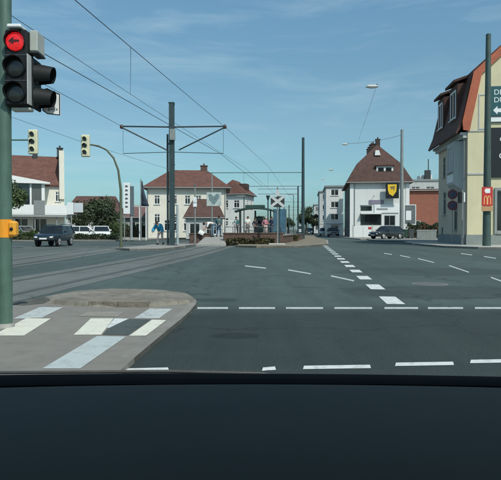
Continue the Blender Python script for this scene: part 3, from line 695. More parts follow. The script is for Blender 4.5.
obj('roof_block', MB().bbox(2.8, 5.2, 2, 5, hh + .302, hh + 1.3, .03), white_wall, t)
ch = obj('chimney', MB().bbox(3.6, 4.7, 1.0, 1.8, hh + .302, hh + 2.2, .03), dark_metal, t)
obj('flue', MB().tube([(4.3, 1.4, hh + 2.2), (4.3, 1.4, hh + 4.4)], .09, 8), dark_metal, ch)

# --- white hipped house across the junction
dH = 72.0
xh = atx(147, dH)
hH = thing('hipped_house', 'large cream white house with red brown hipped roof beyond the mast', 'house', (xh, dH, .12), R(3))
WH = atx(226, dH) - xh; EH = zat(187, dH) - .12
rowz = (EH - 2.2, EH - 4.6)
opsH = {'front': [(c, z, .72, 1.15) for c in (1.3, 3.5, 5.2, 6.6, 8.6) for z in rowz] + [(3.0, .9, 1.6, 1.4), (5.5, .9, 1.6, 1.4)],
        'right': [(c, z, .8, 1.2) for c in (2, 5, 8) for z in rowz], 'left': [(c, z, .8, 1.2) for c in (2, 5, 8) for z in rowz]}
walls(hH, WH, 10, EH, opsH, pale_cream, pm=house_glass)
for xx in (.12, WH - .12): obj('downpipe', MB().tube([(xx, -.09, 0), (xx, -.09, EH - .25)], .05, 8), frame_grey, hH)
rH = hip_roof(hH, WH, 10, EH, zat(170, dH + 5) - .12, 2.6, None, tile_red, .55)
zr = zat(170, dH + 5) - .12
chimney(rH, 2.9, 5, zr - .8, zr + .7, .45); chimney(rH, WH - 3.0, 5.2, zr - .8, zr + .55, .9)
obj('roof_light', MB().bbox(4.4, 5.2, 2.0, 2.2, EH + 1.0, EH + 1.1, .02), frame_grey, rH)
# brown roofed annex in front of it
da = 64.0
ax = thing('kiosk', 'low building with brown pitched roof in front of the cream white house', 'building', (atx(186, da), da, .12), R(2))
Wa = atx(222, da) - atx(186, da); ha = zat(217, da) - .12
walls(ax, Wa, 4, ha, {'front': [(1.0, .5, 1.2, 1.3, 'mullion'), (2.9, .5, 1.2, 1.3, 'mullion')]}, light_grey, pm=dark_glass)
hip_roof(ax, Wa, 4, ha, zat(199, da + 2) - .12, 0.7, None, tile_brown, .3)
# second house behind, with steep red gable roof
d2 = 88.0
h2 = thing('gabled_house', 'white house with steep red roof behind the tram shelter', 'house', (atx(217, d2), d2, .12), R(-14))
W2 = 4.5; E2 = zat(194, d2) - .12
walls(h2, W2, 6, E2, {'front': [(1.4, E2 - 2.2, .9, 1.2), (3.2, E2 - 2.2, .9, 1.2), (1.4, E2 - 5, .9, 1.2)], 'right': [(2, E2 - 2.2, .9, 1.2), (4.4, E2 - 2.2, .9, 1.2)]}, white_wall, pm=dark_glass)
r2 = hip_roof(h2, W2, 6, E2, zat(181, d2 + 3) - .12, 0, 1.0, tile_red, .4)
obj('dormer', MB().bbox(2.9, 4.3, 1.8, 3.6, E2 + .4, E2 + 1.7, .03), tile_brown, r2)

# --- modern white building with the glazed bay at the left
dF = 66.0
xf = atx(10, dF)
hF = thing('shop_building', 'red roofed shop building with white glazed bay and balcony', 'building', (xf, dF, .12), R(19.5))
WF = (atx(59, dF) - xf) * 1.06; EF = zat(183, dF) - .12; zf1 = zat(213.5, dF) - .12
walls(hF, WF, 9, EF, {'front': [(WF - .75, zf1 + 1.5, .6, 1.2), (1.2, .3, 1.6, 2.1, 'mullion'), (3.3, .3, 1.6, 2.1, 'mullion')]}, pale_cream, pm=dark_glass)
zrF = zat(163, dF) - .12
obj('roof', MB().add([(-.6, -.3, EF - .1), (WF - .6, -.3, EF - .1), (WF - .6, 4.6, zrF + 1.5), (-.6, 4.6, zrF + 1.5), (-.6, 9.4, EF), (WF - .6, 9.4, EF), (-.6, -.3, EF - .3), (WF - .6, -.3, EF - .3), (-.6, 9.4, EF - .2), (WF - .6, 9.4, EF - .2)],
    [(0, 1, 2, 3), (3, 2, 5, 4), (6, 7, 1, 0), (4, 5, 9, 8), (8, 9, 7, 6), (0, 3, 4, 8, 6), (1, 7, 9, 5, 2)]), tile_red, hF)
obj('fire_wall', MB().box(WF - .597, WF - .02, -.25, 9.3, EF - 1.8, zrF + 1.7), pale_cream, hF)
chimney(hF, 2.7, 4.4, zrF + .8, zrF + 2.1, .6, dark_metal); chimney(hF, WF - .45, 4.2, zrF + 1.4, zrF + 2.5, .7, dark_metal)
bw = atx(43, dF) - xf
zb0, zb1 = zf1 + .9, zat(184, dF) - .12
bayF = obj('glazed_bay', MB().box(.5, .75, -1.6, -.004, zb0, zb1).box(2.25, 2.45, -1.6, -.0041, zb0, zb1).box(bw - .35, bw, -1.6, -.0042, zb0, zb1)
    .box(.45, bw + .05, -1.55, -.005, zb0 - .6, zb0 - .003), frame_white, hF)
obj('pane', MB().box(.75, 2.25, -1.52, -1.48, zb0, zb1), pane_m, bayF); obj('pane', MB().box(2.45, bw - .35, -1.52, -1.48, zb0, zb1), pane_m, bayF)
obj('bay_roof', MB().add([(.2, -2.0, zb1 + .9), (bw + .6, -2.0, zb1 + .15), (bw + .6, .0, zb1 + .15), (.2, 0, zb1 + .9), (.2, -2.0, zb1 + .003), (bw + .6, -2.0, zb1 + .0031), (bw + .6, 0, zb1 + .0031), (.2, 0, zb1 + .003)],
    [(0, 1, 2, 3), (7, 6, 5, 4), (4, 5, 1, 0), (5, 6, 2, 1), (6, 7, 3, 2), (7, 4, 0, 3)]), frame_white, hF)
bal = obj('balcony', MB().box(.1, WF + .25, -1.9, -.006, zf1 - .15, zf1).box(.1, 2.7, -1.92, -1.86, zf1 + .003, zf1 + 1.0).box(3.9, WF + .25, -1.92, -1.86, zf1 + .003, zf1 + .95).box(WF + .19, WF + .25, -1.855, -.006, zf1 + .003, zf1 + .95), frame_white, hF)
obj('balcony_panel', MB().box(2.703, 3.897, -2.0, -1.9, zf1 - .1, zf1 + 1.5), mat('grey_panel', (.20, .22, .22), .6, .1), bal)
obj('awning', MB().box(-.2, WF + .2, -2.2, -.007, zf1 - .42, zf1 - .153), frame_grey, hF)
for xx in (.6, 2.8, 5.2): obj('post', MB().tube([(xx, -1.9, 0), (xx, -1.9, zf1 - .42)], .07, 8), frame_grey, hF)

# --- low house behind the dark tree
d3 = 92.0
h3 = thing('bungalow', 'low house with dark roof and orange gable behind the dark tree', 'house', (atx(66, d3), d3, .12), R(6))
walls(h3, 8.4, 8, 3.6, {'front': [(2, 1.0, 1.2, 1.3), (6, 1.0, 1.2, 1.3)]}, light_grey, pm=dark_glass)
r3 = hip_roof(h3, 8.4, 8, 3.6, zat(196, d3 + 4) - .12, .9, None, tile_dark, .5)
obj('gable_wall', MB().plate([(3.0, 3.75), (7.0, 3.75), (5.0, 6.1)], -.75, -.1), orange_wall, r3)

t = thing('shed', 'low dull red roofed shed behind the white pylon sign', 'building', (atx(124, 82), 82, .12), R(5))
walls(t, 4.2, 6, 2.9, {'front': [(1.2, .2, 1.0, 2.0, 'none'), (2.9, .9, 1.2, 1.2)]}, plinth_m, pm=dark_glass); hip_roof(t, 4.2, 6, 2.9, 4.6, .8, None, mat('dull_red_roof', (.15, .085, .08), .9, .2, 2), .4)
# ------------------------------------------------------------------ trees and hedges
def tree(label, cat, x, y, base, crown_z, crown_r, crown_h, m, n=2600, name='tree', group=None, trunk_r=.16, leaf=.13, lobes=9, seed=1, squash=1.0):
    rnd = random.Random(seed)
    t = thing(name, label, cat, (x, y, base), 0, group)
    tr = MB().tube([(0, 0, -.05), (.03, .02, crown_z * .5), (.0, .05, crown_z)], [trunk_r * 1.3, trunk_r, trunk_r * .8], 9)
    L = []
    for k in range(lobes):
        a = 2 * math.pi * k / lobes + rnd.uniform(-.3, .3); rr = crown_r * rnd.uniform(.2, .72); zz = crown_z + crown_h * rnd.uniform(-.32, .42)
        c = Vector((math.cos(a) * rr, math.sin(a) * rr * squash, zz)); L.append((c, crown_r * rnd.uniform(.32, .52)))
        tr.tube([(0, .03, crown_z * .7), tuple(c * .5 + Vector((0, 0, crown_z * .42))), tuple(c)], [trunk_r * .6, trunk_r * .35, .02], 6)
    L.append((Vector((0, 0, crown_z + crown_h * .3)), crown_r * .55))
    obj('trunk', tr, bark, t, 40)
    mb = MB(); per = n // len(L)
    for c, r in L:
        for _ in range(per):
            d = Vector((rnd.gauss(0, 1), rnd.gauss(0, 1), rnd.gauss(0, 1))).normalized(); q = r * (rnd.random() ** .4) * rnd.uniform(.85, 1.12)
            p = c + Vector((d.x * q, d.y * q * squash, d.z * q * .85)); s = leaf * rnd.uniform(.6, 1.5)
            if p.z < .05: continue
            u = Vector((rnd.gauss(0, 1), rnd.gauss(0, 1), rnd.gauss(0, 1))).normalized(); w = u.cross(d); 
            if w.length < .05: continue
            w.normalize(); w *= s * .6; u = u * s
            mb.add([p - u, p + w * .9, p + u, p - w], [(0, 1, 2, 3)])
    o = link('crown', weld_mesh(mb, 'crown', m), t); return t
def hedge(label, x0, x1, y, dep, z, h, m, n=1800, seed=1, name='hedge', rz=0, cat='hedge'):
    rnd = random.Random(seed); t = thing(name, label, cat, ((x0 + x1) / 2, y, z), rz); w = x1 - x0
    obj('stem', MB().box(-w / 2 + .15, w / 2 - .15, -dep * .25, dep * .25, -.05, h * .7), bark, t)
    mb = MB()
    for _ in range(n):
        px, py, pz = rnd.uniform(-w / 2, w / 2), rnd.uniform(-dep / 2, dep / 2), h * (1 - rnd.random() ** 1.6)
        pz *= 1 + .12 * math.sin(px * 3.1 + seed) ; s = .11 * rnd.uniform(.6, 1.5); p = Vector((px, py, pz))
        u = Vector((rnd.gauss(0, 1), rnd.gauss(0, 1), rnd.gauss(0, 1))).normalized() * s; v = Vector((rnd.gauss(0, 1), rnd.gauss(0, 1), rnd.gauss(0, 1))).normalized() * s * .6
        mb.add([p - u, p + v, p + u, p - v], [(0, 1, 2, 3)])
    link('foliage', weld_mesh(mb, 'foliage', m), t); return t
tree('dark broad tree beside the white lot signs', 'tree', atx(100, 74), 74, .12, 2.8, 3.3, 4.0, leaf_dark, 6500, seed=3, leaf=.15, lobes=12)
tree('smaller dark bush tree left against the low dark roofed house', 'tree', atx(80, 80), 80, .12, 1.9, 1.7, 2.2, leaf_dark, 1600, seed=4, name='bush')
tree('mid green shrub at the foot of the curved signal mast', 'shrub', atx(115, 62), 62, .12, 1.0, 1.3, 1.4, leaf_mid, 1400, seed=5, name='shrub', trunk_r=.06, leaf=.1)
tree('green tree peeping out beside the shop building wall', 'tree', atx(9, 60), 60, .12, 4.6, 2.0, 3.6, leaf_mid, 2600, seed=6)
tree('round dark street tree behind the slim dark mast', 'tree', atx(306, 118), 118, .12, 3.6, 2.5, 3.6, leaf_dark, 2600, seed=8, leaf=.18)
tree('reddish brown leaved tree beside the far white blocks', 'tree', atx(313, 138), 138, .12, 3.2, 1.9, 3.2, mat('copper_leaves', (.08, .045, .035), .8, .4, 1.2), 1500, seed=9, leaf=.18)
tree('low far tree behind the crossing sign', 'tree', atx(288, 150), 150, .12, 2.6, 2.2, 2.4, leaf_dark, 1400, seed=10, leaf=.2)
hedge('long dark far hedge between the shed and the cream white house', atx(112, 78), atx(156, 78), 78, 1.5, .12, 1.6, leaf_dark, 3000, 12)
for k, (px, d, r, lab) in enumerate(((20, 100, 3.2, 'tall far tree hidden mostly behind the shop building'), (128, 120, 3.0, 'far round tree above the shed roof'), (141, 130, 2.6, 'far small tree behind the dark banner'), (236, 128, 2.8, 'far tree behind the steep roofed house'), (262, 140, 3.2, 'far tree seen over the shelter'), (276, 165, 3.0, 'distant tree beyond the crossing sign along the tracks'))):
    tree(lab, 'tree', atx(px, d), d, .0, 2.2, r, r * 1.1, leaf_dark, 1300, seed=20 + k, leaf=.2)
hedge('dense green hedge below the terracotta building', atx(407, 70), atx(440, 70), 70, 1.2, .12, 1.75, leaf_dark, 2600, 2)
hedge('brown green hedge along the shop building lot', atx(8, 58), atx(38, 58), 58, 1.0, .12, .85, leaf_mid, 1800, 4)
hedge('low hedge in front of the parked white cars', atx(66, 58.5), atx(120, 60), 59.3, .8, .12, .55, leaf_dark, 1800, 6)

# ------------------------------------------------------------------ lot wall
lw = thing('garden_wall', 'low grey wall in front of the hedge in the side street', 'wall', (atx(417, 62), 62, .12), ROAD)
obj('wall', MB().bbox(0, 2.1, 0, .25, 0, .95, .02), plinth_m, lw); obj('coping', MB().bbox(-.04, 2.14, -.04, .29, .953, 1.03, .01), light_grey, lw)

# ------------------------------------------------------------------ tram stop
# brick walls of the platforms
def brickwall(label, p0, p1, h, th=.35):
    p0, p1 = Vector(p0), Vector(p1); L = (p1 - p0).length; a = math.atan2(p1.y - p0.y, p1.x - p0.x)
    t = thing('brick_wall', label, 'wall', (p0.x, p0.y, .1), a)
    obj('masonry', MB().box(0, L, 0, th, -.05, h), brick_brown, t)
    obj('coping', MB().bbox(-.04, L + .04, -.05, th + .05, h + .002, h + .09, .012), mat('brown_coping', (.10, .07, .055), .9, .25, 6, dirt=.4), t); return t
brickwall('brown brick platform wall in front of the tram shelter', (atx(224, 42.5), 42.5), (atx(283, 43.5), 43.5), .78)
brickwall('short brown brick wall between mast and bent over person', (atx(190, 45), 45), (atx(211, 45.4), 45.4), .72)
brickwall('brown platform side wall running back beside the slim mast', (atx(283.4, 43.6), 43.6), (atx(303, 62), 62), .55, .3)
plat = struct('platform', MB().prism([(atx(225, 43), 43.1), (atx(282, 44), 44.0), (atx(302, 62), 62), (5.2, 72), (2.5, 72), (-.6, 50)], 0.0, 0.62), paving)
rz0 = [(atx(196, 40.5), 40.5, .13), (atx(226, 40.5), 40.5, .13), (atx(225, 44.6), 44.6, .60), (atx(213, 44.6), 44.6, .60), (atx(225, 49), 49, .60), (atx(205, 49), 49, .60), (atx(205, 44.6), 44.6, .60)]
ramp = struct('ramp', MB().add([rz0[0], rz0[1], rz0[2], rz0[6], rz0[4], rz0[5]] + [(p[0], p[1], 0) for p in (rz0[0], rz0[1], rz0[2], rz0[6], rz0[4], rz0[5])], [(0, 1, 2, 3), (3, 2, 4, 5), (0, 6, 7, 1), (1, 7, 8, 2), (2, 8, 10, 4), (4, 10, 11, 5), (5, 11, 9, 3), (3, 9, 6, 0)]), kerb_m)
PZ = 0.62
# railing of white posts
rl = thing('railing', 'white barred railing beside the platform wall', 'railing', (atx(224, 46.5), 46.5, PZ), 0)
for k in range(7): obj('post', MB().tube([(k * .16, 0, -.02), (k * .16, 0, 1.3)], .022, 6), frame_white, rl)
obj('rail', MB().tube([(-.05, 0, 1.3), (1.02, 0, 1.3)], .03, 6), frame_white, rl); obj('rail', MB().tube([(-.05, 0, .2), (1.02, 0, .2)], .022, 6), frame_white, rl)
rl2 = thing('railing', 'grey railing behind the short brick wall', 'railing', (atx(206, 47), 47, .12), R(4))
for k in range(6): obj('post', MB().tube([(k * .3, 0, -.02), (k * .3, 0, 1.1)], .022, 6), pole_grey, rl2)
obj('rail', MB().tube([(-.05, 0, 1.1), (1.6, 0, 1.1)], .03, 6), pole_grey, rl2); obj('rail', MB().tube([(-.05, 0, .55), (1.6, 0, .55)], .022, 6), pole_grey, rl2)
# shelter
clear_glass = screen_mat('shelter_glass')
ds = 53.0
sh = thing('tram_shelter', 'dark green tram shelter with arched roof on the platform', 'shelter', (atx(238, ds), ds, PZ), R(-3))
Ws = atx(272, ds) - atx(238, ds)
green_roof = mat('dark_green_roof', (.025, .065, .055), .5, .2, 3, dirt=.3)
zs = zat(211, ds) - PZ
rr = MB(); N = 10
prof = [(-.3 + (Ws + .6) * k / N, zs + .34 * math.sin(math.pi * k / N) ** .7) for k in range(N + 1)]
rr.plate(prof + [(x, z - .12) for x, z in prof[::-1]], -.6, 1.8); obj('roof', rr, green_roof, sh)
obj('ridge_crest', MB().box(.7, Ws - .7, -.5, 1.7, zs + .335, zs + .55), green_roof, sh)
for xx in (.15, Ws / 2, Ws - .15):
    for yy in (0, 1.5): obj('post', MB().tube([(xx, yy, -.02), (xx, yy, zs + .05)], .05, 8), dark_metal, sh)
obj('back_panel', MB().box(.2, Ws / 2 - .06, 1.52, 1.55, .2, zs - .1), clear_glass, sh); obj('back_panel', MB().box(Ws / 2 + .06, Ws - .2, 1.52, 1.55, .2, zs - .1), clear_glass, sh)
obj('bench', MB().box(.5, Ws - .5, 1.0, 1.4, .42, .48).box(.6, .68, 1.1, 1.3, 0, .419).box(Ws - .68, Ws - .6, 1.1, 1.3, 0, .419), dark_metal, sh)

t = thing('advertising_panel', 'blue advertising panel on the platform beyond the shelter end', 'sign', (atx(273.5, 58), 58, PZ), R(-6))
w = atx(286, 58) - atx(273.5, 58); z1 = zat(209, 58) - PZ
obj('board', MB().bbox(0, w, 0, .15, .35, z1, .03), mat('faded_blue_board', (.05, .13, .19), .5, .3, 1.5), t); obj('frame', MB().box(-.05, -.002, -.03, .18, 0, z1 + .06).box(w + .002, w + .05, -.03, .18, 0, z1 + .06), pole_grey, t)
t = thing('ticket_machine', 'grey green ticket machine standing in the shelter', 'machine', (atx(259.5, 54), 54, PZ), R(5))
obj('body', MB().bbox(-.35, .35, 0, .45, 0, 1.75, .03), mat('machine_green', (.05, .09, .085), .5, .1), t); obj('screen', MB().box(-.2, .2, -.02, -.003, 1.15, 1.45), dark_glass, t); obj('hood', MB().bbox(-.40, .40, -.12, .48, 1.753, 1.83, .02), dark_metal, t)
t = thing('platform_railing', 'long dark handrail along the top of the platform brick wall', 'railing', (atx(225, 43.2), 43.0, PZ + .24), math.atan2(.95, atx(282, 44) - atx(225, 43)))
Lr = atx(282, 44) - atx(225, 43)
for k in range(8): obj('post', MB().tube([(k * Lr / 7, 0, -.02), (k * Lr / 7, 0, .55)], .025, 6), dark_metal, t)
obj('rail', MB().tube([(0, 0, .55), (Lr, 0, .55)], .028, 6), dark_metal, t)
for px, d, lab in ((244, 56, 'slim platform lamp above the left half of the shelter'), (284, 62, 'slim platform lamp rising behind the crossing sign')):
    t = thing('platform_lamp', lab, 'street lamp', (atx(px, d), d, PZ)); hl = zat(197, d) - PZ
    obj('pole', MB().tube([(0, 0, 0), (0, 0, hl)], .05, 8), pole_dark, t); obj('lamp_head', MB().bbox(-.75, .1, -.1, .1, hl, hl + .12, .03), pole_grey, t)
hedge('scrubby low planting at the foot of the platform brick wall', atx(226, 41.8), atx(274, 41.8), 41.9, .45, .12, .38, leaf_mat('scrub_leaves', (.048, .047, .028)), 1600, 17, name='shrub', cat='shrub')
hedge('low scrub along the verge beside the slim mast', atx(284, 52), atx(300, 52), 52, .8, .12, .45, leaf_mat('scrub_leaves', (.048, .047, .028)), 900, 18, name='shrub', rz=R(66), cat='shrub')
# ------------------------------------------------------------------ poles, masts, overhead line
def pole_tube(h, r0, r1, n=16): return MB().tube([(0, 0, -.1), (0, 0, h * .5), (0, 0, h)], [r0, (r0 + r1) / 2, r1], n)
dM = 39.0
mx = atx(172, dM); mast_h = zat(104, dM)
ms = thing('catenary_mast', 'thick dark teal mast with two cantilever arms beside the tracks', 'mast', (mx, dM, .12))
obj('pole', MB().box(-.17, .17, -.2, -.17, 0, mast_h - .12).box(-.17, .17, .17, .2, 0, mast_h - .12).box(-.07, .07, -.17, .17, 0, mast_h - .122), pole_dark, ms)
obj('pole_cap', MB().bbox(-.2, .2, -.22, .22, mast_h - .118, mast_h - .02, .02), pole_dark, ms)
obj('side_pipe', MB().tube([(-.30, .05, .0), (-.30, .05, mast_h - 2.2)], .07, 8).box(-.30, -.17, .0, .1, 3, 3.1).box(-.30, -.17, 0, .1, 7, 7.1), pole_dark, ms)
obj('base_plate', MB().bbox(-.35, .35, -.35, .35, -.02, .05, .01), dark_metal, ms)
arm_z = zat(127, dM) - .12
xl, xr = atx(122, dM) - mx, atx(225, dM) - mx
for xe, pxs in ((xl, 167), (xr, 179)):
    am = obj('cantilever_arm', MB().tube([(0, 0, arm_z), (xe, 0, arm_z + .05)], .055, 8).tube([(atx(pxs, dM) - mx, 0, zat(150, dM) - .12), (xe, 0, arm_z - .02)], .05, 8), pole_dark, ms)
    obj('insulator', MB().ball((xe, 0, arm_z + .02), (.13, .13, .16), 8, 6), mat('brown_insulator', (.08, .05, .04), .4), am)
    xs_ = xe * .78 if xe > 0 else xe * .98
    obj('steady_arm', MB().tube([(0.0, .0, zat(152, dM) - .12), (xe * .97, 0, zat(153.5, dM) - .12)], .025, 6).tube([(xe * .97, 0, arm_z), (xe * .97, 0, zat(153.5, dM) - .12)], .012, 5), pole_dark, am)
obj('junction_box', MB().bbox(-.1, .28, -.42, -.2, zat(141, dM) - .12, zat(130, dM) - .12, .02), pole_grey, ms)

# slim dark mast by the platform with its span arms
d2m = 64.0
x2 = atx(303, d2m); h2m = zat(138, d2m)
m2 = thing('catenary_mast', 'slim dark mast at the platform end with long cross arms', 'mast', (x2, d2m, .12))
obj('pole', pole_tube(h2m - .12, .2, .15), pole_dark, m2); obj('pole_cap', MB().ball((0, 0, h2m - .12), (.16, .16, .08)), pole_dark, m2)
obj('cross_arm', MB().tube([(0, 0, zat(172.5, d2m) - .12), (atx(205, d2m) - x2, 0, zat(172.8, d2m) - .12)], .04, 6), pole_dark, m2)
obj('cross_arm', MB().tube([(0, 0, zat(186, d2m) - .12), (atx(228, d2m) - x2, 0, zat(186.4, d2m) - .12)], .03, 6), pole_dark, m2)
for px in (244, 268): obj('dropper', MB().tube([(atx(px, d2m) - x2, 0, zat(172.5, d2m) - .12), (atx(px, d2m) - x2, 0, zat(186, d2m) - .12)], .012, 5), pole_dark, m2)
# tall lighting pole on the right and the grey one by the white house
dP = 37.4
p1 = thing('lighting_pole', 'tall dark green tapered pole in front of the cream gable', 'pole', (atx(486.8, dP), dP, .12))
obj('pole', pole_tube(zat(35, dP) - .12, .27, .16, 20), mat('mid_green_pole', (.05, .085, .075), .5, .2, 2, dirt=.35), p1); obj('pole_cap', MB().ball((0, 0, zat(35, dP) - .12), (.17, .17, .1)), pole_dark, p1)
dQ = 67.0
p2 = thing('lighting_pole', 'tall grey pole standing before the white advertising house', 'pole', (atx(401.5, dQ), dQ, .12))
obj('pole', pole_tube(zat(130, dQ) - .12, .24, .16), pole_grey, p2)
obj('cap', MB().ball((0, 0, zat(130, dQ) - .12), (.17, .17, .12)), pole_grey, p2)
# thin poles in the middle
def thin_pole(label, px, d, py, r=.06, m=None, base=.12, name='signal_post', cat='post'):
    t = thing(name, label, cat, (atx(px, d), d, base)); obj('pole', pole_tube(zat(py, d) - base, r, r * .9, 10), m or pole_grey, t); return t
t = thin_pole('thin post carrying a small white box beside the short brick wall', 195, 41.5, 184)
obj('box', MB().bbox(-.14, .14, -.14, .1, zat(207, 41.5) - .12, zat(197.5, 41.5) - .12, .02), white_sign, t)
t = thin_pole('grey post with a pale board bearing a dark heart shaped mark', 212, 47.6, 173, .065)
zc = zat(199, 47.6) - .12
obj('board', MB().bbox(-.45, .8, -.1, -.07, zc - .6, zc + .55, .01), mat('pale_blue_board', (.42, .48, .47), .6, .2, 4), t)
obj('mark', MB().plate([(-.3, zc + .35), (-.1, zc + .45), (.15, zc + .2), (.38, zc + .45), (.62, zc + .38), (.62, zc + .1), (.2, zc - .5), (-.2, zc - .1)], -.115, -.101), mat('faded_blue_mark', (.15, .22, .23), .6, .3, 6), t)
thin_pole('pale bluish post right beside the thick mast', 177.5, 40.5, 205, .09, mat('pale_blue_post', (.33, .40, .42), .5, .1), name='signal_post')
thin_pole('far thin dark post behind the crossing sign', 289, 95, 205, .09, pole_dark, name='lamp_post')
t = thin_pole('far lamp post with a flat arm in the road distance', 293.5, 150, 195, .1, pole_dark, name='lamp_post'); obj('arm', MB().tube([(0, 0, zat(195, 150) - .12), (-2, 0, zat(194, 150) - .12)], .07, 6), pole_dark, t)
for px, d, top, w in ((291, 105, 186, 40), (297, 150, 199, 30), (301, 210, 207, 22)):
    t = thing('catenary_mast', {105: 'far line mast with a cross arm beyond the crossing sign', 150: 'farther line mast with a shorter cross arm', 210: 'farthest line mast at the end of the tracks'}[d], 'mast', (atx(px + 7, d), d, .0))
    obj('pole', pole_tube(zat(top, d), .17, .13, 10), pole_dark, t)
    for k in (0, 1): obj('cross_arm', MB().tube([(0, 0, zat(top + 3 + k * 5, d)), (atx(px + 7 - w, d) - atx(px + 7, d), 0, zat(top + 3 + k * 5, d))], .045, 6), pole_dark, t)
# St Andrew's cross
dX = 41.0
weathered_white = mat('weathered_white', (.50, .51, .50), .6, .15, 6, dirt=.3)
xc = thing('crossing_sign', 'white level crossing cross on a post at the platform nose', 'sign', (atx(277.5, dX), dX, .12))
obj('post', pole_tube(zat(187, dX) - .12, .055, .05, 10), pole_grey, xc)
zc = zat(201.5, dX) - .12
obj('backing_board', MB().bbox(-.50, .50, -.09, -.065, zc - .40, zc + .32, .01), dark_metal, xc)
for a in (R(38), R(-38)):
    M = T(0, 0, zc) @ Matrix.Rotation(a, 4, 'Y'); obj('cross_board', MB().box(-.62, .62, -.125 if a > 0 else -.148, -.102 if a > 0 else -.127, -.10, .10, M), weathered_white, xc)
obj('top_plate', MB().plate([(-.16, zc + .40), (.16, zc + .40), (.08, zc + .85), (-.08, zc + .85)], -.10, -.07), weathered_white, xc)
obj('footing', MB().bbox(-.65, .55, -.45, .4, -.02, .07, .03), mat('pale_footing', (.5, .5, .46), .9, .1), xc)
obj('second_post', MB().tube([(.16, .1, 0), (.16, .1, zat(206, dX) - .12)], .04, 8), pole_dark, xc)
t = thing('loudspeaker_post', 'dark post with funnel head above the shelter roof', 'post', (atx(268, 56), 56, PZ))
obj('pole', MB().tube([(0, 0, 0), (0, 0, zat(200, 56) - PZ)], .06, 8), pole_dark, t); obj('head', MB().tube([(0, 0, zat(200, 56) - PZ), (0, 0, zat(195.5, 56) - PZ)], [.08, .22], 10), pole_dark, t)

# overhead wires
def wire(label, pts, r=.012, sag=0.0, name='overhead_wire', group=None, n=14):
    out = []
    for i in range(len(pts) - 1):
        a, b = Vector(pts[i]), Vector(pts[i + 1])
        for k in range(n + (i == len(pts) - 2)):
            t = k / n; p = a.lerp(b, t); p.z -= sag * 4 * t * (1 - t); out.append(p)
    return tag(obj(name, MB().tube(out, r, 5), wire_m), label, 'wire', group)
near = at(75, 0, 14.4); tipR = at(225, 127, dM)
wire('upper wire falling to the arm tip on the mast road side', [near + (near - tipR) * 1.2, near, tipR, at(268, 166, 64), at(292, 200, 110)], .012)
nl = at(12, 16, 20); tipL = at(122, 126.5, dM)
wire('upper wire running behind the red signal head to the mast', [nl + (nl - at(150, 110, 52)) * .6, nl, at(150, 107, dM), at(245, 168, 64), at(284, 202, 110)], .012)
wire('lower wire from beside the red signal to the outer arm tip', [at(-60, 22, 22), at(40, 82, 28), tipL], .014)
wire('thin wire crossing low behind the cream signal heads', [at(-20, 106, 30), at(85, 143, 38), at(165, 168, 55), at(240, 190, 80)], .011)
wire('contact wire under the mast arm over the nearer track', [at(-40, 6, 14), at(220, 153.5, dM), at(262, 186, 64)], .014)
wire('span wire between lamp and grey pole by the white house', [at(345, 143.5, 66), at(401, 135, dQ)], .02, .25)
wire('hanger wire from the high street lamp down towards the white house', [at(377, 85, 40), at(362, 130, 58), at(358, 141.6, 66.2)], .010)
def on_line(a, b, px):
    u = (px - 250.5) / F; a, b = Vector(a), Vector(b); t = (u * a.y - a.x) / ((b.x - a.x) - u * (b.y - a.y)); return a.lerp(b, t)
wire('short vertical dropper between the two upper wires', [on_line(near, tipR, 131.5), on_line(nl, at(150, 107, dM), 131)], .009)

# street lamps hung over the road
def span_lamp(label, px, py, d, w):
    c = at(px, py, d); t = thing('suspended_lamp', label, 'street lamp', tuple(c), 0, 'lamps hung over the road')
    obj('housing', MB().loft([[Vector((x * w, y * w * .45, z * w)) for x, y in ((-.5, -.5), (.5, -.5), (.5, .5), (-.5, .5))] for z, s in ((0, 1),)] + [[Vector((x * w * .55, y * w * .3, .16 * w)) for x, y in ((-.5, -.5), (.5, -.5), (.5, .5), (-.5, .5))]]), pale_plastic, t)
    obj('diffuser', MB().ball((0, 0, -.02), (w * .42, w * .18, w * .1), 10, 6), frame_white, t)
    obj('hook', MB().tube([(w * .35, 0, .1 * w), (w * .45, 0, w * .3)], .02, 5), dark_metal, t)
span_lamp('high pale street lamp on a thin hanger against open sky', 372, 87, 40, .85)
span_lamp('dark street lamp at the end of the span wire', 345, 144.5, 66, .75)
span_lamp('small far street lamp above the white block', 331, 170, 90, .8)
span_lamp('farthest small street lamp low above the road end', 323, 179.5, 115, .8)

# ------------------------------------------------------------------ traffic signals
# near signal on its green pole
pb = g(5.6, 327, IZ)
dS = pb[1]
sg = thing('traffic_signal', 'red traffic light on a green pole with an orange band', 'traffic light', (pb[0], pb[1], IZ))
def zl(py): return zat(py, dS) - IZ
def xl_(px): return atx(px, dS) - pb[0]
PR = .083
obj('pole', MB().tube([(0, 0, -.05), (0, 0, zl(240)), (.01, 0, zl(110)), (.035, 0, zl(-60))], [PR, PR, PR * .95, PR * .9], 24), pole_green, sg, 40)
obj('pole_collar', MB().tube([(0, 0, -.01), (0, 0, .05)], [PR + .03, PR + .012], 24), kerb_m, sg, 30)
obj('band', MB().tube([(0, 0, zl(237.5)), (0, 0, zl(219.5))], PR + .004, 24), orange_m, sg, 40)
bt = obj('push_button', MB().bbox(PR - .02, PR + .075, -.075, .05, zl(236.5), zl(221), .025), mat('amber_box', (.75, .34, .03), .4, .1, 8, dirt=.2), sg)
obj('button_knob', MB().ball((PR + .03, -.08, zl(229)), (.022, .015, .022), 10, 6), black_plastic, bt)
obj('conduit', MB().tube([(-.035, -.09, zl(22)), (-.02, -.09, zl(-60))], .016, 8), pale_plastic, sg)
hx0, hx1 = xl_(10.2), xl_(32.2); hzT, hzB = zl(32.5), zl(107.5); hy = -.12      # front face plane
hc = (hx0 + hx1) / 2; hw = (hx1 - hx0)
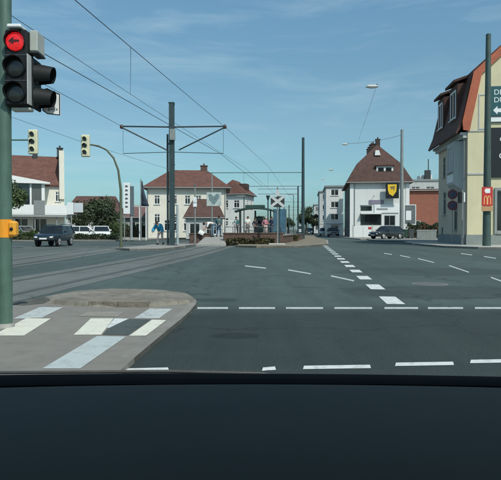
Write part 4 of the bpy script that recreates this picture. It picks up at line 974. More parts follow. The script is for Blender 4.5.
hd = obj('signal_head', MB().bbox(hx0, hx1, hy, .10, hzB, hzT, .02), black_plastic, sg)
obj('housing_seam', MB().box(hx0 - .006, hx1 + .006, hy - .004, .05, zl(58.5), zl(57.5)).box(hx0 - .006, hx1 + .006, hy - .004, .05, zl(83.5), zl(82.7)), mat('seam_grey', (.05, .055, .06), .5, .1), hd)
red_on = emit_mat('lit_red_lens', (1.0, .02, .025), .62); dark_lens = glass_mat('dark_lens', (.012, .014, .013), .2)
def visor(cx, cz, r, y0, L, m, parent, M=None):
    n = 20; ring = []
    for k in range(n + 1):
        a = R(-40) + (math.pi + R(80)) * k / n; ring.append((math.cos(a), math.sin(a)))
    vs, fs = [], []
    for (rad, yy, cut) in ((r, y0, 0), (r * 1.02, y0 - L, 1), (r * .95, y0 - L + .002, 1), (r * .94, y0, 0)):
        for cxk, szk in ring:
            yb = yy + (L * .55 * max(0, (0.35 - szk) / 1.0) if cut else 0); vs.append(Vector((cx + rad * cxk, yb, cz + rad * szk)))
    K = n + 1
    for j in range(3):
        for k in range(n): fs.append((j * K + k, j * K + k + 1, (j + 1) * K + k + 1, (j + 1) * K + k))
    if M is not None: vs = [M @ v for v in vs]
    return obj('visor', MB().add(vs, fs), m, parent, 40)
lr = hw * .42
for i, py in enumerate((45.0, 70.5, 95.5)):
    cz = zl(py); ln = MB(); ln.tube([(hc, hy - .002, cz), (hc, hy - .02, cz), (hc, hy - .035, cz)], [lr, lr * .96, lr * .55], 28)
    lo = obj('lens', ln, red_on if i == 0 else dark_lens, hd, 50)
    if i == 0:
        s = lr
        obj('arrow_mask', MB().plate([(hc - .62 * s, cz), (hc - .1 * s, cz + .40 * s), (hc - .1 * s, cz + .12 * s), (hc + .5 * s, cz + .10 * s), (hc + .5 * s, cz - .10 * s), (hc - .1 * s, cz - .12 * s), (hc - .1 * s, cz - .40 * s)], hy - .041, hy - .0365), mat('arrow_black', (.05, .004, .004), .6, .1), lo)
    visor(hc, cz, lr * 1.10, hy, .06 if i == 0 else .10, black_plastic, hd)
obj('hood_highlight', MB().bbox(hc - hw * .33, hc + hw * .30, hy - .05, .05, hzT + .003, zl(28.5), .012), frame_white, hd)  # white piece stands in for the highlight on top of the hood
obj('edge_strip', MB().box(hx1 + .002, hx1 + .014, hy - .012, .02, zl(106), zl(57)), mat('pale_edge', (.42, .43, .42), .5, .1), hd)
obj('bracket', MB().bbox(xl_(14), xl_(33), -.06, .06, zl(111.5), zl(108), .01), pale_plastic, sg)
# second head turned towards the cross street
h2x = xl_(31.8)
hd2 = obj('side_signal_head', MB().bbox(h2x - .0, h2x + .035, -.02, .26, zl(108), zl(57), .012), black_plastic, sg)
Mr = T(h2x + .036, .11, 0) @ RZ(math.pi / 2)
for py in (72.5, 96.5):
    cz = zl(py)
    n = 18; vs = []; L = xl_(53) - h2x - .04; r0 = .125; K = n + 1
    ring = [(math.cos(R(-50) + (math.pi + R(100)) * k / n), math.sin(R(-50) + (math.pi + R(100)) * k / n)) for k in range(K)]
    for rad, tt in ((r0 * 1.08, 0), (r0 * .82, 1), (r0 * .76, 1), (r0, 0)):
        for c_, s_ in ring: vs.append((h2x + .036 + tt * (L * (.90 + .10 * s_)), .11 + rad * c_, cz + rad * s_ + (-.012 * tt)))
    fs = [(j * K + k, j * K + k + 1, (j + 1) * K + k + 1, (j + 1) * K + k) for j in range(3) for k in range(n)]
    obj('visor', MB().add(vs, fs), black_plastic, hd2, 40)
    obj('lens', MB().tube([(h2x + .036, .11, cz), (h2x + .05, .11, cz)], [.105, .09], 20), dark_lens, hd2)
obj('pale_housing', MB().bbox(xl_(32.2), xl_(40.2), -.05, .2, zl(52.5), zl(31.5), .012), pale_plastic, sg)
obj('housing_foot', MB().bbox(xl_(32.2), xl_(41), -.06, .2, zl(54.5), zl(52.6), .006), dark_metal, sg)
# white plate behind the visors
wp = obj('plate', MB().plate([(xl_(35), zl(84)), (xl_(40), zl(82.5)), (xl_(53.5), zl(88.5)), (xl_(53.5), zl(111)), (xl_(40), zl(109.5)), (xl_(35), zl(106))], .27, .285), white_sign, sg)
bo = MB()
E = [(xl_(35.6), zl(84.4)), (xl_(40), zl(83.2)), (xl_(53), zl(89)), (xl_(53), zl(110.4)), (xl_(40), zl(109)), (xl_(35.6), zl(105.6))]
for i in range(6):
    a, b = Vector(E[i]), Vector(E[(i + 1) % 6]); nn = Vector((-(b - a).y, (b - a).x)).normalized() * .005
    bo.plate([tuple(a + nn), tuple(b + nn), tuple(b - nn), tuple(a - nn)], .266 - i * .0003, .2695)
obj('border', bo, black_sign, wp)
mkm = MB()
for k, (a, b) in enumerate(((41, 43), (43.8, 46), (46.8, 48.2), (49, 51))): mkm.box(xl_(a), xl_(b), .266, .2695, zl(106.5 - (k % 2)), zl(103 + (k % 2) * .6))
obj('print', mkm, mat('grey_print', (.25, .26, .28), .6, .1), wp)

# cream signals across the junction
def far_signal(head_name, parent, cx, cy, zb, zt, w, m=cream_plastic):
    o = obj(head_name, MB().bbox(cx - w / 2, cx + w / 2, cy - .12, cy + .12, zb, zt, .05), m, parent)
    hgt = zt - zb
    for k in range(3):
        z = zb + hgt * (.2 + .3 * k); obj('lens', MB().tube([(cx - .02, cy - .125, z), (cx - .02, cy - .14, z)], w * .24, 14), dark_lens, o)
        visor(cx - .02, z, w * .27, cy - .122, .14, dark_metal if k == 1 else m, o)
    return o
dC = 34.5
bx = atx(121, dC)
cs = thing('curved_signal_mast', 'cream signal head on a curved green mast arm over the road', 'traffic light', (bx, dC, .12))
zc = lambda py: zat(py, dC) - .12
pts = [(0, 0, -.05), (0, 0, zc(190)), (atx(118.5, dC) - bx, 0, zc(170)), (atx(114, dC) - bx, 0, zc(158)), (atx(107, dC) - bx, 0, zc(150)), (atx(99, dC) - bx, 0, zc(146)), (atx(90, dC) - bx, 0, zc(144.5))]
obj('mast', MB().tube(pts, [.10, .08, .065, .06, .055, .05, .05], 12), mat('olive_mast', (.09, .105, .06), .5, .15, 2, dirt=.3), cs, 40)
far_signal('signal_head', cs, atx(86.3, dC) - bx, -.05, zc(157), zc(135), .52)
dD = 33.0
bx = atx(2.5, dD)
cs = thing('signal_mast', 'cream signal head on a straight arm from behind the green pole', 'traffic light', (bx, dD, .0))
zc = lambda py: zat(py, dD)
obj('mast', MB().tube([(0, 0, -.02), (0, 0, zc(136))], [.09, .06], 12), pole_green, cs, 40); obj('arm', MB().tube([(0, 0, zc(140)), (atx(34, dD) - bx, 0, zc(140))], .045, 8), pole_green, cs)
far_signal('signal_head', cs, atx(34.5, dD) - bx, -.1, zc(154.5), zc(130), .55)

# ------------------------------------------------------------------ signs
# two round no-stopping signs in front of the street wall
dN = 41.5
t = thing('sign_post', 'post with two round red and blue signs before the grey street wall', 'sign', (atx(455.5, dN) - .25, dN, .12), R(-10))
obj('post', pole_tube(zat(188, dN) - .12, .035, .035, 8), pole_grey, t)
for py in (194.5, 205.5):
    z = zat(py, dN) - .12
    o = obj('sign_disc', MB().tube([(0, -.06, z), (0, -.085, z)], .36, 24), dull_red, t); obj('sign_face', MB().tube([(0, -.086, z), (0, -.09, z)], .25, 24), blue_sign, o)
    obj('sign_bar', MB().box(-.24, .24, -.096, -.091, z - .03, z + .03, T(0, 0, z) @ Matrix.Rotation(R(45), 4, 'Y') @ T(0, 0, -z)), dull_red, o)
t = thing('pedestrian_signal', 'small dark signal with pale back on a post by the house corner', 'traffic light', (atx(462, 38.6), 38.6, .12), 0)
obj('post', pole_tube(zat(190, 38.6) - .12, .05, .05, 10), pole_grey, t)
obj('signal_head', MB().bbox(-.28, -.06, -.15, .1, zat(203, 38.6) - .12, zat(192, 38.6) - .12, .02), black_plastic, t)
obj('back_plate', MB().bbox(.055, .17, -.1, .05, zat(202, 38.6) - .12, zat(192.5, 38.6) - .12, .01), frame_white, t)
# red sign with yellow arched M on the tall pole
dR = 37.0
cxr = atx(487, dR)
zt, zb = zat(187, dR), zat(206, dR)
t = thing('arched_letter_sign', 'red panel with white mark and yellow arched letter on the tall green pole', 'sign', (cxr, dR, zb))
hR = zt - zb
obj('board', MB().bbox(-.36, .36, -.02, .03, 0, hR, .012), red_sign, t)
obj('pointer', MB().plate([(-.2, hR * .80), (-.12, hR * .92), (.18, hR * .92), (.18, hR * .68), (-.12, hR * .68)], -.03, -.021), white_sign, t)
arch = MB()
for s in (-1, 1):
    o = []; i_ = []
    cx = s * .115
    for k in range(13):
        a = math.pi * k / 12; o.append((cx + .125 * math.cos(a), hR * .34 + .26 * math.sin(a))); i_.append((cx + .065 * math.cos(a), hR * .34 + .21 * math.sin(a)))
    y0 = -.030 if s < 0 else -.0315
    arch.plate([(cx + .125, .10)] + o + [(cx - .125, .10), (cx - .065, .10)] + i_[::-1] + [(cx + .065, .10)], y0, -.021)
obj('arched_letter', arch, mat('pale_yellow_mark', (.80, .42, .16), .5, .05), t)
obj('lower_plate', MB().bbox(-.36, .36, -.02, .03, -.34, -.02, .01), mat('ochre_plate', (.45, .27, .13), .6, .15, 6), t)
obj('clamp', MB().box(-.06, .06, .031, .2, .1, .2).box(-.06, .06, .031, .2, hR - .2, hR - .1), dark_metal, t)
# lot signs at the left
dL = 52.0
t = thing('lot_sign', 'two white panels on a post behind the dark off-roader', 'sign', (atx(71.5, dL), dL, 0))
obj('post', pole_tube(zat(203, dL), .07, .06, 8), pole_grey, t)
obj('panel', MB().bbox(atx(67.5, dL) - atx(71.5, dL), atx(74, dL) - atx(71.5, dL), -.12, -.07, zat(214.5, dL), zat(202.5, dL), .01), white_sign, t)
obj('panel', MB().bbox(atx(74.4, dL) - atx(71.5, dL), atx(83.5, dL) - atx(71.5, dL), -.13, -.08, zat(212.5, dL), zat(203, dL), .01), mat('grey_white_panel', (.55, .58, .60), .5, .05), t)
# pylon sign
dY = 55.0
t = thing('pylon_sign', 'tall white pylon sign with dark vertical print and shaded side', 'sign', (atx(127, dY), dY, .12))
z0, z1 = zat(214, dY) - .12, zat(183, dY) - .12
obj('panel', MB().bbox(-.33, .33, -.15, .2, z0, z1, .02), white_sign, t)
obj('shaded_side', MB().bbox(.335, .66, -.12, .2, z0 - .2, z1 - .3, .04), mat('pylon_shade', (.10, .13, .15), .6, .15), t)  # pylon's side in shade, painted as a dark box
pm_ = MB(); rnd = random.Random(4)
for k in range(6):
    z = z1 - .45 - k * .4
    pm_.plate([(-.12, z), (.14, z + .05), (.14, z + .16), (-.02, z + .24), (-.14, z + .18)], -.16, -.152)
obj('print', pm_, mat('dark_print', (.10, .11, .12), .6, .1), t)
for xx in (-.25, .35): obj('post', MB().tube([(xx, 0, 0), (xx, 0, z0)], .06, 8), pole_grey, t)
# dark pennant with its posts
dG = 54.0
t = thing('banner_flag', 'dark blue triangular banner on a post left of the cream white house', 'banner', (atx(141, dG), dG, .12))
obj('post', MB().tube([(0, 0, 0), (0, 0, zat(179, dG) - .12)], .05, 8), pole_grey, t)
zz = lambda py: zat(py, dG) - .12
xx = lambda px: atx(px, dG) - atx(141, dG)
vs = []
for k in range(9):
    f = k / 8; w = .12 + .62 * f ** 1.4; z = zz(181) * (1 - f) + zz(206) * f
    vs += [(.04, .02 * math.sin(k), z), (.04 + w * .5, .12 * math.sin(k * 1.1), z - .02), (.04 + w, .05 * math.sin(k * .8 + 1), z)]
fl = MB().add(vs, [(3 * k + j, 3 * k + j + 1, 3 * k + j + 4, 3 * k + j + 3) for k in range(8) for j in (0, 1)])
fo = obj('cloth', fl, mat('dark_blue_cloth', (.03, .045, .07), .8, .2, 3), t, 60)
sm = fo.modifiers.new('thickness', 'SOLIDIFY'); sm.thickness = .01
t = thing('entrance_frame', 'white posts with cross rail beside the dark banner', 'frame', (atx(132, 56), 56, .12))
for px in (132, 139.5, 146): obj('post', MB().tube([(atx(px, 56) - atx(132, 56), 0, 0), (atx(px, 56) - atx(132, 56), 0, zat(207, 56) - .12)], .06, 8), frame_white, t)
obj('rail', MB().box(-.1, atx(149, 56) - atx(132, 56), -.06, .06, zat(207, 56) - .118, zat(205, 56) - .12), light_grey, t)
# white picture-frame stand by the shop on the right
dW = 72.0
t = thing('notice_frame', 'white framed notice stand beside the grey pole', 'sign', (atx(404, dW), dW, .12))
w = atx(416, dW) - atx(404, dW); z1 = zat(204.5, dW) - .12; z0 = zat(224, dW) - .12
obj('frame', MB().box(0, .1, 0, .1, 0, z1).box(w - .1, w, 0, .1, 0, z1).box(.1, w - .1, 0.001, .099, z1 - .1, z1).box(.1, w - .1, 0.001, .099, z0 - .1, z0), frame_white, t)
obj('panel', MB().box(.1, w - .1, .03, .06, z0, z1 - .1), mat('grey_notice', (.12, .14, .15), .5, .3, 4), t)
obj('poster', MB().box(.25, w * .6, .015, .029, z0 + .5, z1 - .8), white_sign, t)

# ------------------------------------------------------------------ cars
def rrect(hw, z0, z1, y, r, n=3):
    """cross section ring in x,z at length position y"""
    P = []
    for cx, cz, a0 in ((hw - r, z1 - r, 0), (-hw + r, z1 - r, 90), (-hw + r, z0 + r, 180), (hw - r, z0 + r, 270)):
        for k in range(n + 1):
            a = R(a0 + 90 * k / n); P.append(Vector((cx + r * math.cos(a), y, cz + r * math.sin(a))))
    return P
def car(name, label, loc, rz, paint_m, kind='hatch', group=None, cat='car'):
    """front looks to -y"""
    t = thing(name, label, cat, loc, rz, group)
    if kind == 'suv': L, Wd, zb, zh, zs_, zt, wr, cab = 3.9, .82, .38, .92, .96, 1.50, .34, (-.60, -.15, 1.45, 1.85)
    elif kind == 'van': L, Wd, zb, zh, zs_, zt, wr, cab = 5.0, .96, .30, 1.15, 1.2, 2.2, .33, (-1.75, -1.05, 2.35, 2.48)
    else: L, Wd, zb, zh, zs_, zt, wr, cab = 4.2, .86, .26, .86, .92, 1.46, .31, (-.95, -.25, 1.15, 1.95)
    h = L / 2
    st = [(-h, Wd * .80, zb + .12, zh - .18, .10), (-h + .12, Wd * .92, zb + .03, zh - .08, .12), (-h + .5, Wd, zb, zh - .02, .12), (cab[0], Wd, zb, zs_ - .02, .12), (0, Wd, zb, zs_, .12),
          (h - .7, Wd, zb, zs_, .12), (h - .15, Wd * .95, zb + .04, zs_ - .03, .12), (h, Wd * .85, zb + .15, zs_ - .15, .10)]
    body = obj('body', MB().loft([rrect(w, a, b, y, r) for y, w, a, b, r in st]), paint_m, t, 45)
    gh = [(cab[0], zs_ - .05), (cab[1], zt - .03), (cab[2], zt - .03), (cab[3], zs_ - .05)]
    def cring(z, f): 
        k = (z - zs_) / (zt - zs_); y0 = cab[0] + (cab[1] - cab[0]) * k; y1 = cab[3] + (cab[2] - cab[3]) * k; w = Wd * (.97 - .15 * k)
        return [Vector((-w, y0, z)), Vector((w, y0, z)), Vector((w, y1, z)), Vector((-w, y1, z))]
    obj('glasshouse', MB().loft([cring(zs_ - .06, 0), cring(zt - .06, 1)]), dark_glass, t)
    a, b = cring(zt - .058, 1), cring(zt, 1)
    obj('roof', MB().loft([[v * 1.0 + Vector((.02 * (1 if v.x > 0 else -1), 0, 0)) for v in a], [Vector((v.x * .98, v.y, zt - .015)) for v in b], [Vector((v.x * .8, v.y * .9 + .05, zt + .02)) for v in b]]), paint_m, t)
    lo, up = cring(zs_ - .06, 0), cring(zt - .03, 1)
    pil = MB()
    for i in range(4): pil.tube([lo[i] * 1.005, up[i] * 1.005], .045, 6)
    for s in (-1, 1): 
        ym = (cab[0] + cab[3]) / 2; pil.tube([(s * Wd * .975, ym, zs_ - .05), (s * Wd * .835, ym, zt - .03)], .04, 6)
    obj('pillars', pil, paint_m, t)
    for s in (-1, 1):
        obj('headlight', MB().ball((s * Wd * .66, -h + .05, zh - .27), (.15, .09, .10), 12, 8), lamp_glass, t)
        obj('tail_light', MB().bbox(s * Wd * .72 - .1, s * Wd * .72 + .1, h - .06, h + .01, zs_ - .42, zs_ - .18, .02), red_lamp, t)
        obj('mirror', MB().bbox(s * (Wd + .02) - .0, s * (Wd + .2), cab[0] + .25, cab[0] + .38, zs_ + .02, zs_ + .17, .02) if s > 0 else MB().bbox(-(Wd + .2), -(Wd + .02), cab[0] + .25, cab[0] + .38, zs_ + .02, zs_ + .17, .02), paint_m, t)
        for y in (-h + .82, h - .82):
            wo = obj('wheel', MB().tube([(s * (Wd - .2), y, wr), (s * (Wd - .19), y, wr), (s * (Wd + .01), y, wr), (s * (Wd + .02), y, wr)], [wr * .9, wr, wr, wr * .92], 24), rubber, t, 40)
            obj('rim', MB().tube([(s * (Wd + .02), y, wr), (s * (Wd + .035), y, wr), (s * (Wd + .03), y, wr)], [wr * .66, wr * .6, wr * .2], 16), alloy, wo)
            obj('hub', MB().ball((s * (Wd + .03), y, wr), .06, 8, 6), dark_metal, wo)
    obj('grille', MB().bbox(-Wd * .45, Wd * .45, -h - .015, -h + .08, zh - .40, zh - .24, .02), black_plastic, t)
    obj('bumper', MB().bbox(-Wd * .9, Wd * .9, -h - .06, -h + .2, zb + .08, zb + .28, .05), dark_metal if kind == 'suv' else paint_m, t)
    obj('rear_bumper', MB().bbox(-Wd * .9, Wd * .9, h - .2, h + .05, zb + .12, zb + .30, .05), dark_metal if kind == 'suv' else paint_m, t)
    obj('number_plate', MB().box(-.26, .26, -h - .075, -h - .062, zb + .14, zb + .25), white_sign, t)
    if kind == 'suv':
        obj('spare_wheel', MB().tube([(0, h + .0, .85), (0, h + .2, .85)], .32, 20), rubber, t)
        obj('roof_rail', MB().tube([(-.6, -.3, zt + .08), (-.6, 1.5, zt + .08)], .025, 6).tube([(.6, -.3, zt + .08), (.6, 1.5, zt + .08)], .025, 6).tube([(-.6, -.3, zt), (-.6, -.3, zt + .08)], .02, 6).tube([(.6, -.3, zt), (.6, -.3, zt + .08)], .02, 6).tube([(-.6, 1.5, zt), (-.6, 1.5, zt + .08)], .02, 6).tube([(.6, 1.5, zt), (.6, 1.5, zt + .08)], .02, 6), dark_metal, t)
    return t
navy = mat('navy_paint', (.010, .022, .034), .25, .1, 2, coat=.6)
white_paint = mat('white_car_paint', (.72, .73, .72), .3, .04, 2, coat=.5)
dark_paint = mat('charcoal_car_paint', (.016, .02, .022), .22, .1, 2, coat=.7)
silver_paint = mat('silver_car_paint', (.36, .38, .39), .3, .05, 2, metal=.4, coat=.5)
jp = g(50, 247)
car('off_roader', 'dark navy short off-roader driving towards the junction past the white signs', (atx(54.5, 41), 41, .004), R(-3), navy, 'suv')
car('parked_car', 'white car parked side on behind the low hedge', (atx(85, 63), 63, .12), R(100), white_paint, 'hatch', 'cars in the shop lot')
car('parked_car', 'white car with its front turned to the road beside the curved mast', (atx(101, 61.5), 61.5, .12), R(20), white_paint, 'hatch', 'cars in the shop lot')
car('parked_car', 'silver car parked under the shop awning', (atx(23, 61.5), 61.5, .12), R(60), silver_paint, 'hatch', 'cars in the shop lot')
car('parked_car', 'charcoal car parked in front of the white advertising house', (atx(386.5, 64), 64, .12), R(-58), dark_paint, 'hatch')
fw = thing('boundary_wall', 'low white wall panels along the front of the advertising house', 'wall', (atx(353, 76), 75.8, .12), -math.atan(.12))
for k in range(2):
    obj('panel', MB().bbox(.05 + k * 1.25, 1.2 + k * 1.25, 0, .14, 0, 1.5, .02), frame_white, fw)
obj('wall_post', MB().bbox(-.1, .04, -.03, .17, 0, 1.7, .02), light_grey, fw); obj('wall_post', MB().bbox(2.46, 2.6, -.03, .17, 0, 1.7, .02), light_grey, fw)
obj('notice', MB().box(2.0, 2.4, -.03, -.003, 1.1, 1.4), red_sign, fw)
car('far_car', 'pale car far down the street beside the white blocks', (atx(324.5, 104), 104, 0), R(-6), silver_paint, 'hatch')
car('far_car', 'dark car parked at the kerb below the advertising house side wall', (atx(333, 92), 92, 0), R(-5), dark_paint, 'hatch')
car('far_van', 'distant white van facing along the tracks under the far trees', (atx(300, 165), 165, 0), R(-4), white_paint, 'van', cat='van')
car('far_car', 'distant dark car on the road behind the slim mast', (atx(309, 128), 128, 0), R(-5), navy, 'hatch')

# blue bins beside the notice stand
def bin_(label, px, d, m):
    t = thing('waste_bin', label, 'bin', (atx(px, d), d, .12))
    obj('body', MB().loft([[Vector((x * k, y * k, z)) for x, y in ((-.3, -.35), (.3, -.35), (.3, .35), (-.3, .35))] for z, k in ((.12, .82), (1.0, 1.0))]), m, t)
    obj('lid', MB().bbox(-.33, .33, -.38, .38, 1.003, 1.10, .03), m, t)
    for s in (-.25, .25): obj('wheel', MB().tube([(s - .03, .3, .1), (s + .03, .3, .1)], .1, 12), rubber, t)
blue_bin = mat('blue_bin', (.02, .07, .12), .5, .1); grey_bin = mat('grey_bin', (.06, .07, .075), .5, .1); green_bin = mat('green_bin', (.02, .06, .04), .5, .1)
bin_('blue wheeled bin nearest the grey pole', 397, 66, blue_bin); bin_('dark green wheeled bin between blue bin and grey bin', 404.5, 66.3, green_bin); bin_('grey wheeled bin beside the low garden wall', 411, 66.4, grey_bin)

# ------------------------------------------------------------------ people
def skin_mesh(name, J, E, rad, m, root, levels=1):
    me = bpy.data.meshes.new('tmp'); keys = list(J); me.from_pydata([J[k] for k in keys], [(keys.index(a), keys.index(b)) for a, b in E], [])
    o = bpy.data.objects.new('tmp', me); C.objects.link(o)
    o.modifiers.new('s', 'SKIN'); sb = o.modifiers.new('d', 'SUBSURF'); sb.levels = levels; sb.render_levels = levels
    for i, k in enumerate(keys):
        r = rad[k]; me.skin_vertices[0].data[i].radius = (r, r) if not isinstance(r, tuple) else r
        me.skin_vertices[0].data[i].use_root = (k == root)
    dg = bpy.context.evaluated_depsgraph_get(); out = bpy.data.meshes.new_from_object(o.evaluated_get(dg)); out.name = name
    bpy.data.objects.remove(o); bpy.data.meshes.remove(me)
    out.materials.clear(); out.materials.append(m); out.shade_smooth(); return out
BASE = {'pelvis': (0, 0, .95), 'waist': (0, .0, 1.10), 'chest': (0, .01, 1.33), 'neck': (0, .01, 1.50), 'jaw': (0, -.02, 1.58), 'skull': (0, -.01, 1.69)}
for s, q in ((-1, 'r'), (1, 'l')):
    BASE.update({'shoulder' + q: (s * .18, .01, 1.42), 'elbow' + q: (s * .24, .03, 1.13), 'wrist' + q: (s * .25, -.06, .88), 'hand' + q: (s * .25, -.09, .80),
                 'hip' + q: (s * .095, 0, .90), 'knee' + q: (s * .105, -.03, .49), 'ankle' + q: (s * .105, .03, .09), 'toe' + q: (s * .12, -.13, .04)})
RAD = {'pelvis': (.15, .11), 'waist': (.14, .10), 'chest': (.16, .11), 'neck': .055, 'jaw': (.065, .07), 'skull': (.078, .092)}
for q in 'rl': RAD.update({'shoulder' + q: .065, 'elbow' + q: .043, 'wrist' + q: .03, 'hand' + q: (.036, .02), 'hip' + q: .095, 'knee' + q: .06, 'ankle' + q: .04, 'toe' + q: .035})
EDG = [('pelvis', 'waist'), ('waist', 'chest'), ('chest', 'neck'), ('neck', 'jaw'), ('jaw', 'skull')]
for q in 'rl': EDG += [('chest', 'shoulder' + q), ('shoulder' + q, 'elbow' + q), ('elbow' + q, 'wrist' + q), ('wrist' + q, 'hand' + q), ('pelvis', 'hip' + q), ('hip' + q, 'knee' + q), ('knee' + q, 'ankle' + q), ('ankle' + q, 'toe' + q)]
def vary(seed, lean=0.0):
    q = random.Random(seed); P = {}
    for s_, k in ((-1, 'r'), (1, 'l')):
        mode = q.choice(('hang', 'pocket', 'fold', 'carry'))
        if mode == 'pocket': P.update({'elbow' + k: (s_ * .30, .10, 1.14), 'wrist' + k: (s_ * .21, -.04, .96), 'hand' + k: (s_ * .18, -.06, .89)})
        if mode == 'fold': P.update({'elbow' + k: (s_ * .25, .0, 1.14), 'wrist' + k: (s_ * .06, -.20, 1.12), 'hand' + k: (-s_ * .02, -.21, 1.13)})
        if mode == 'carry': P.update({'elbow' + k: (s_ * .24, .06, 1.14), 'wrist' + k: (s_ * .24, -.17, 1.02), 'hand' + k: (s_ * .23, -.24, 1.03)})
    o = q.uniform(-.05, .05)
    P.update({'kneer': (-.11 + o, -.06, .49), 'ankler': (-.13 + o, -.02, .09), 'toer': (-.17 + o, -.17, .04), 'anklel': (.12, .08, .09), 'toel': (.17, -.07, .04)})
    P.update({'chest': (o * .6, .02 - lean, 1.33), 'jaw': (o, -.02 - lean, 1.58), 'skull': (o * 1.3, -.015 - lean, 1.69)})
    return P
def person(label, loc, rz, top_m, leg_m, hair=None, pose={}, scale=1.0, sleeves=True, group=None, bulk=.022):
    J = dict(BASE); J.update(pose)
    t = thing('person', label, 'person', loc, rz, group); t.scale = (scale,) * 3
    me = skin_mesh('body', J, EDG, RAD, skin_m, 'pelvis')
    bm = bmesh.new(); bm.from_mesh(me)                         # fingers, nose and ears join the body mesh
    ex = MB()
    for q, s in (('r', -1), ('l', 1)):
        hnd, wr_ = Vector(J['hand' + q]), Vector(J['wrist' + q]); d = (hnd - wr_).normalized(); side = d.cross(Vector((1, 0, 0)));
        if side.length < .1: side = Vector((0, 1, 0))
        side.normalize()
        for k in range(4):
            o = side * (-.027 + .018 * k); L = (.062, .075, .07, .055)[k]; ex.tube([hnd + o - d * .01, hnd + o + d * L * .5, hnd + o * .9 + d * L + Vector((-s * .015, 0, 0))], [.010, .009, .007], 5)
        ex.tube([wr_.lerp(hnd, .5) + side * -.02, hnd + side * -.05, hnd + side * -.055 + d * .03], [.011, .010, .008], 5)
    sk, jw = Vector(J['skull']), Vector(J['jaw']); up = (sk - jw).normalized(); fwd = Vector((0, -1, 0)); fwd = (fwd - up * fwd.dot(up)).normalized() if abs(up.y) < .95 else Vector((0, 0, -1)); sd_ = up.cross(fwd)
    cen_ = jw.lerp(sk, .62)
    ex.tube([cen_ + fwd * .075 + up * .02, cen_ + fwd * .105 - up * .02], [.008, .016], 6)
    for s in (-1, 1): ex.ball(cen_ + sd_ * s * .078, (.014, .02, .03), 6, 5)
    em = ex.mesh('x', None); bm.from_mesh(em); bm.to_mesh(me); bm.free(); me.shade_smooth()
    bo = link('body', me, t)
    eyes = MB()
    for s in (-1, 1): eyes.ball(cen_ + fwd * .083 + sd_ * s * .03 + up * .015, .011, 6, 5)
    obj('eyes', eyes, hair_m, bo)
    tk = ['pelvis', 'waist', 'chest', 'neck'] + [a + q for q in 'rl' for a in ('shoulder', 'elbow', 'wrist')]
    Jt = {k: J[k] for k in tk}
    Jt['neck'] = tuple(Vector(J['chest']).lerp(Vector(J['neck']), .75))
    for q in 'rl':
        Jt['wrist' + q] = tuple(Vector(J['elbow' + q]).lerp(Vector(J['wrist' + q]), .88 if sleeves else .05))
    Rt = {k: tuple((x + bulk) for x in (RAD[k] if isinstance(RAD[k], tuple) else (RAD[k],) * 2)) for k in tk}; Rt['neck'] = .075
    Et = [e for e in EDG if e[0] in tk and e[1] in tk]
    link('jacket' if sleeves else 'shirt', skin_mesh('top', Jt, Et, Rt, top_m, 'chest'), t)
    lk = ['pelvis'] + [a + q for q in 'rl' for a in ('hip', 'knee', 'ankle')]
    Rl = {k: tuple((x + .018) for x in (RAD[k] if isinstance(RAD[k], tuple) else (RAD[k],) * 2)) for k in lk}
    link('trousers', skin_mesh('legs', {k: J[k] for k in lk}, [e for e in EDG if e[0] in lk and e[1] in lk], Rl, leg_m, 'pelvis'), t)
    for q in 'rl':
        a, b = Vector(J['ankle' + q]), Vector(J['toe' + q])
        obj('shoe', MB().tube([a + Vector((0, .05, -.045)), a + Vector((0, 0, -.03)), a.lerp(b, .6), b + (b - a).normalized() * .06], [.035, .052, .048, .025], 8), black_plastic, t, 50)
    M = Matrix.Identity(4)
    obj('hair', MB().ball(cen_ - fwd * .018 + up * .035, (.098, .105, .105), 12, 8), hair or hair_m, t, 60)
    return t
denim = mat('denim', (.05, .10, .16), .85, .2, 8); pale_denim = mat('pale_denim', (.16, .25, .32), .85, .2, 8); white_cloth = mat('white_cloth', (.70, .71, .70), .85, .06, 6)
blue_jk = mat('bright_blue_jacket', (.02, .25, .42), .7, .12, 6); grey_cloth = mat('grey_cloth', (.18, .17, .16), .85, .15, 8); dark_cloth = mat('dark_cloth', (.02, .024, .03), .85, .2, 8)
teal_cloth = mat('teal_cloth', (.04, .13, .14), .85, .15, 8); pink_cloth = mat('pink_cloth', (.42, .18, .22), .85, .1, 8); pale_trs = mat('pale_pink_trousers', (.52, .42, .41), .85, .1, 8); dk_blue = mat('dark_blue_cloth_top', (.015, .03, .075), .85, .15, 8)
# bowed person in the blue jacket
bow = {'pelvis': (0, .10, .92), 'waist': (0, .0, 1.06), 'chest': (0, -.20, 1.22), 'neck': (0, -.34, 1.34), 'jaw': (0, -.42, 1.37), 'skull': (0, -.47, 1.47),
       'shoulderr': (-.18, -.22, 1.28), 'shoulderl': (.18, -.22, 1.28), 'elbowr': (-.34, -.30, 1.0), 'elbowl': (.34, -.28, 1.0), 'wristr': (-.28, -.48, .84), 'wristl': (.28, -.48, .84), 'handr': (-.26, -.56, .82), 'handl': (.26, -.56, .82),
       'hipr': (-.095, .1, .88), 'hipl': (.095, .1, .88), 'kneer': (-.11, -.12, .50), 'anklel': (.11, .30, .10), 'kneel': (.11, .10, .48), 'toel': (.12, .15, .05), 'ankler': (-.1, -.12, .08), 'toer': (-.1, -.28, .04)}
person('person in a bright blue jacket bowed forward beside the thick mast', (atx(160, 40.5), 40.5, .12), R(-20), blue_jk, pale_trs, pose=bow, scale=1.08, bulk=.07)
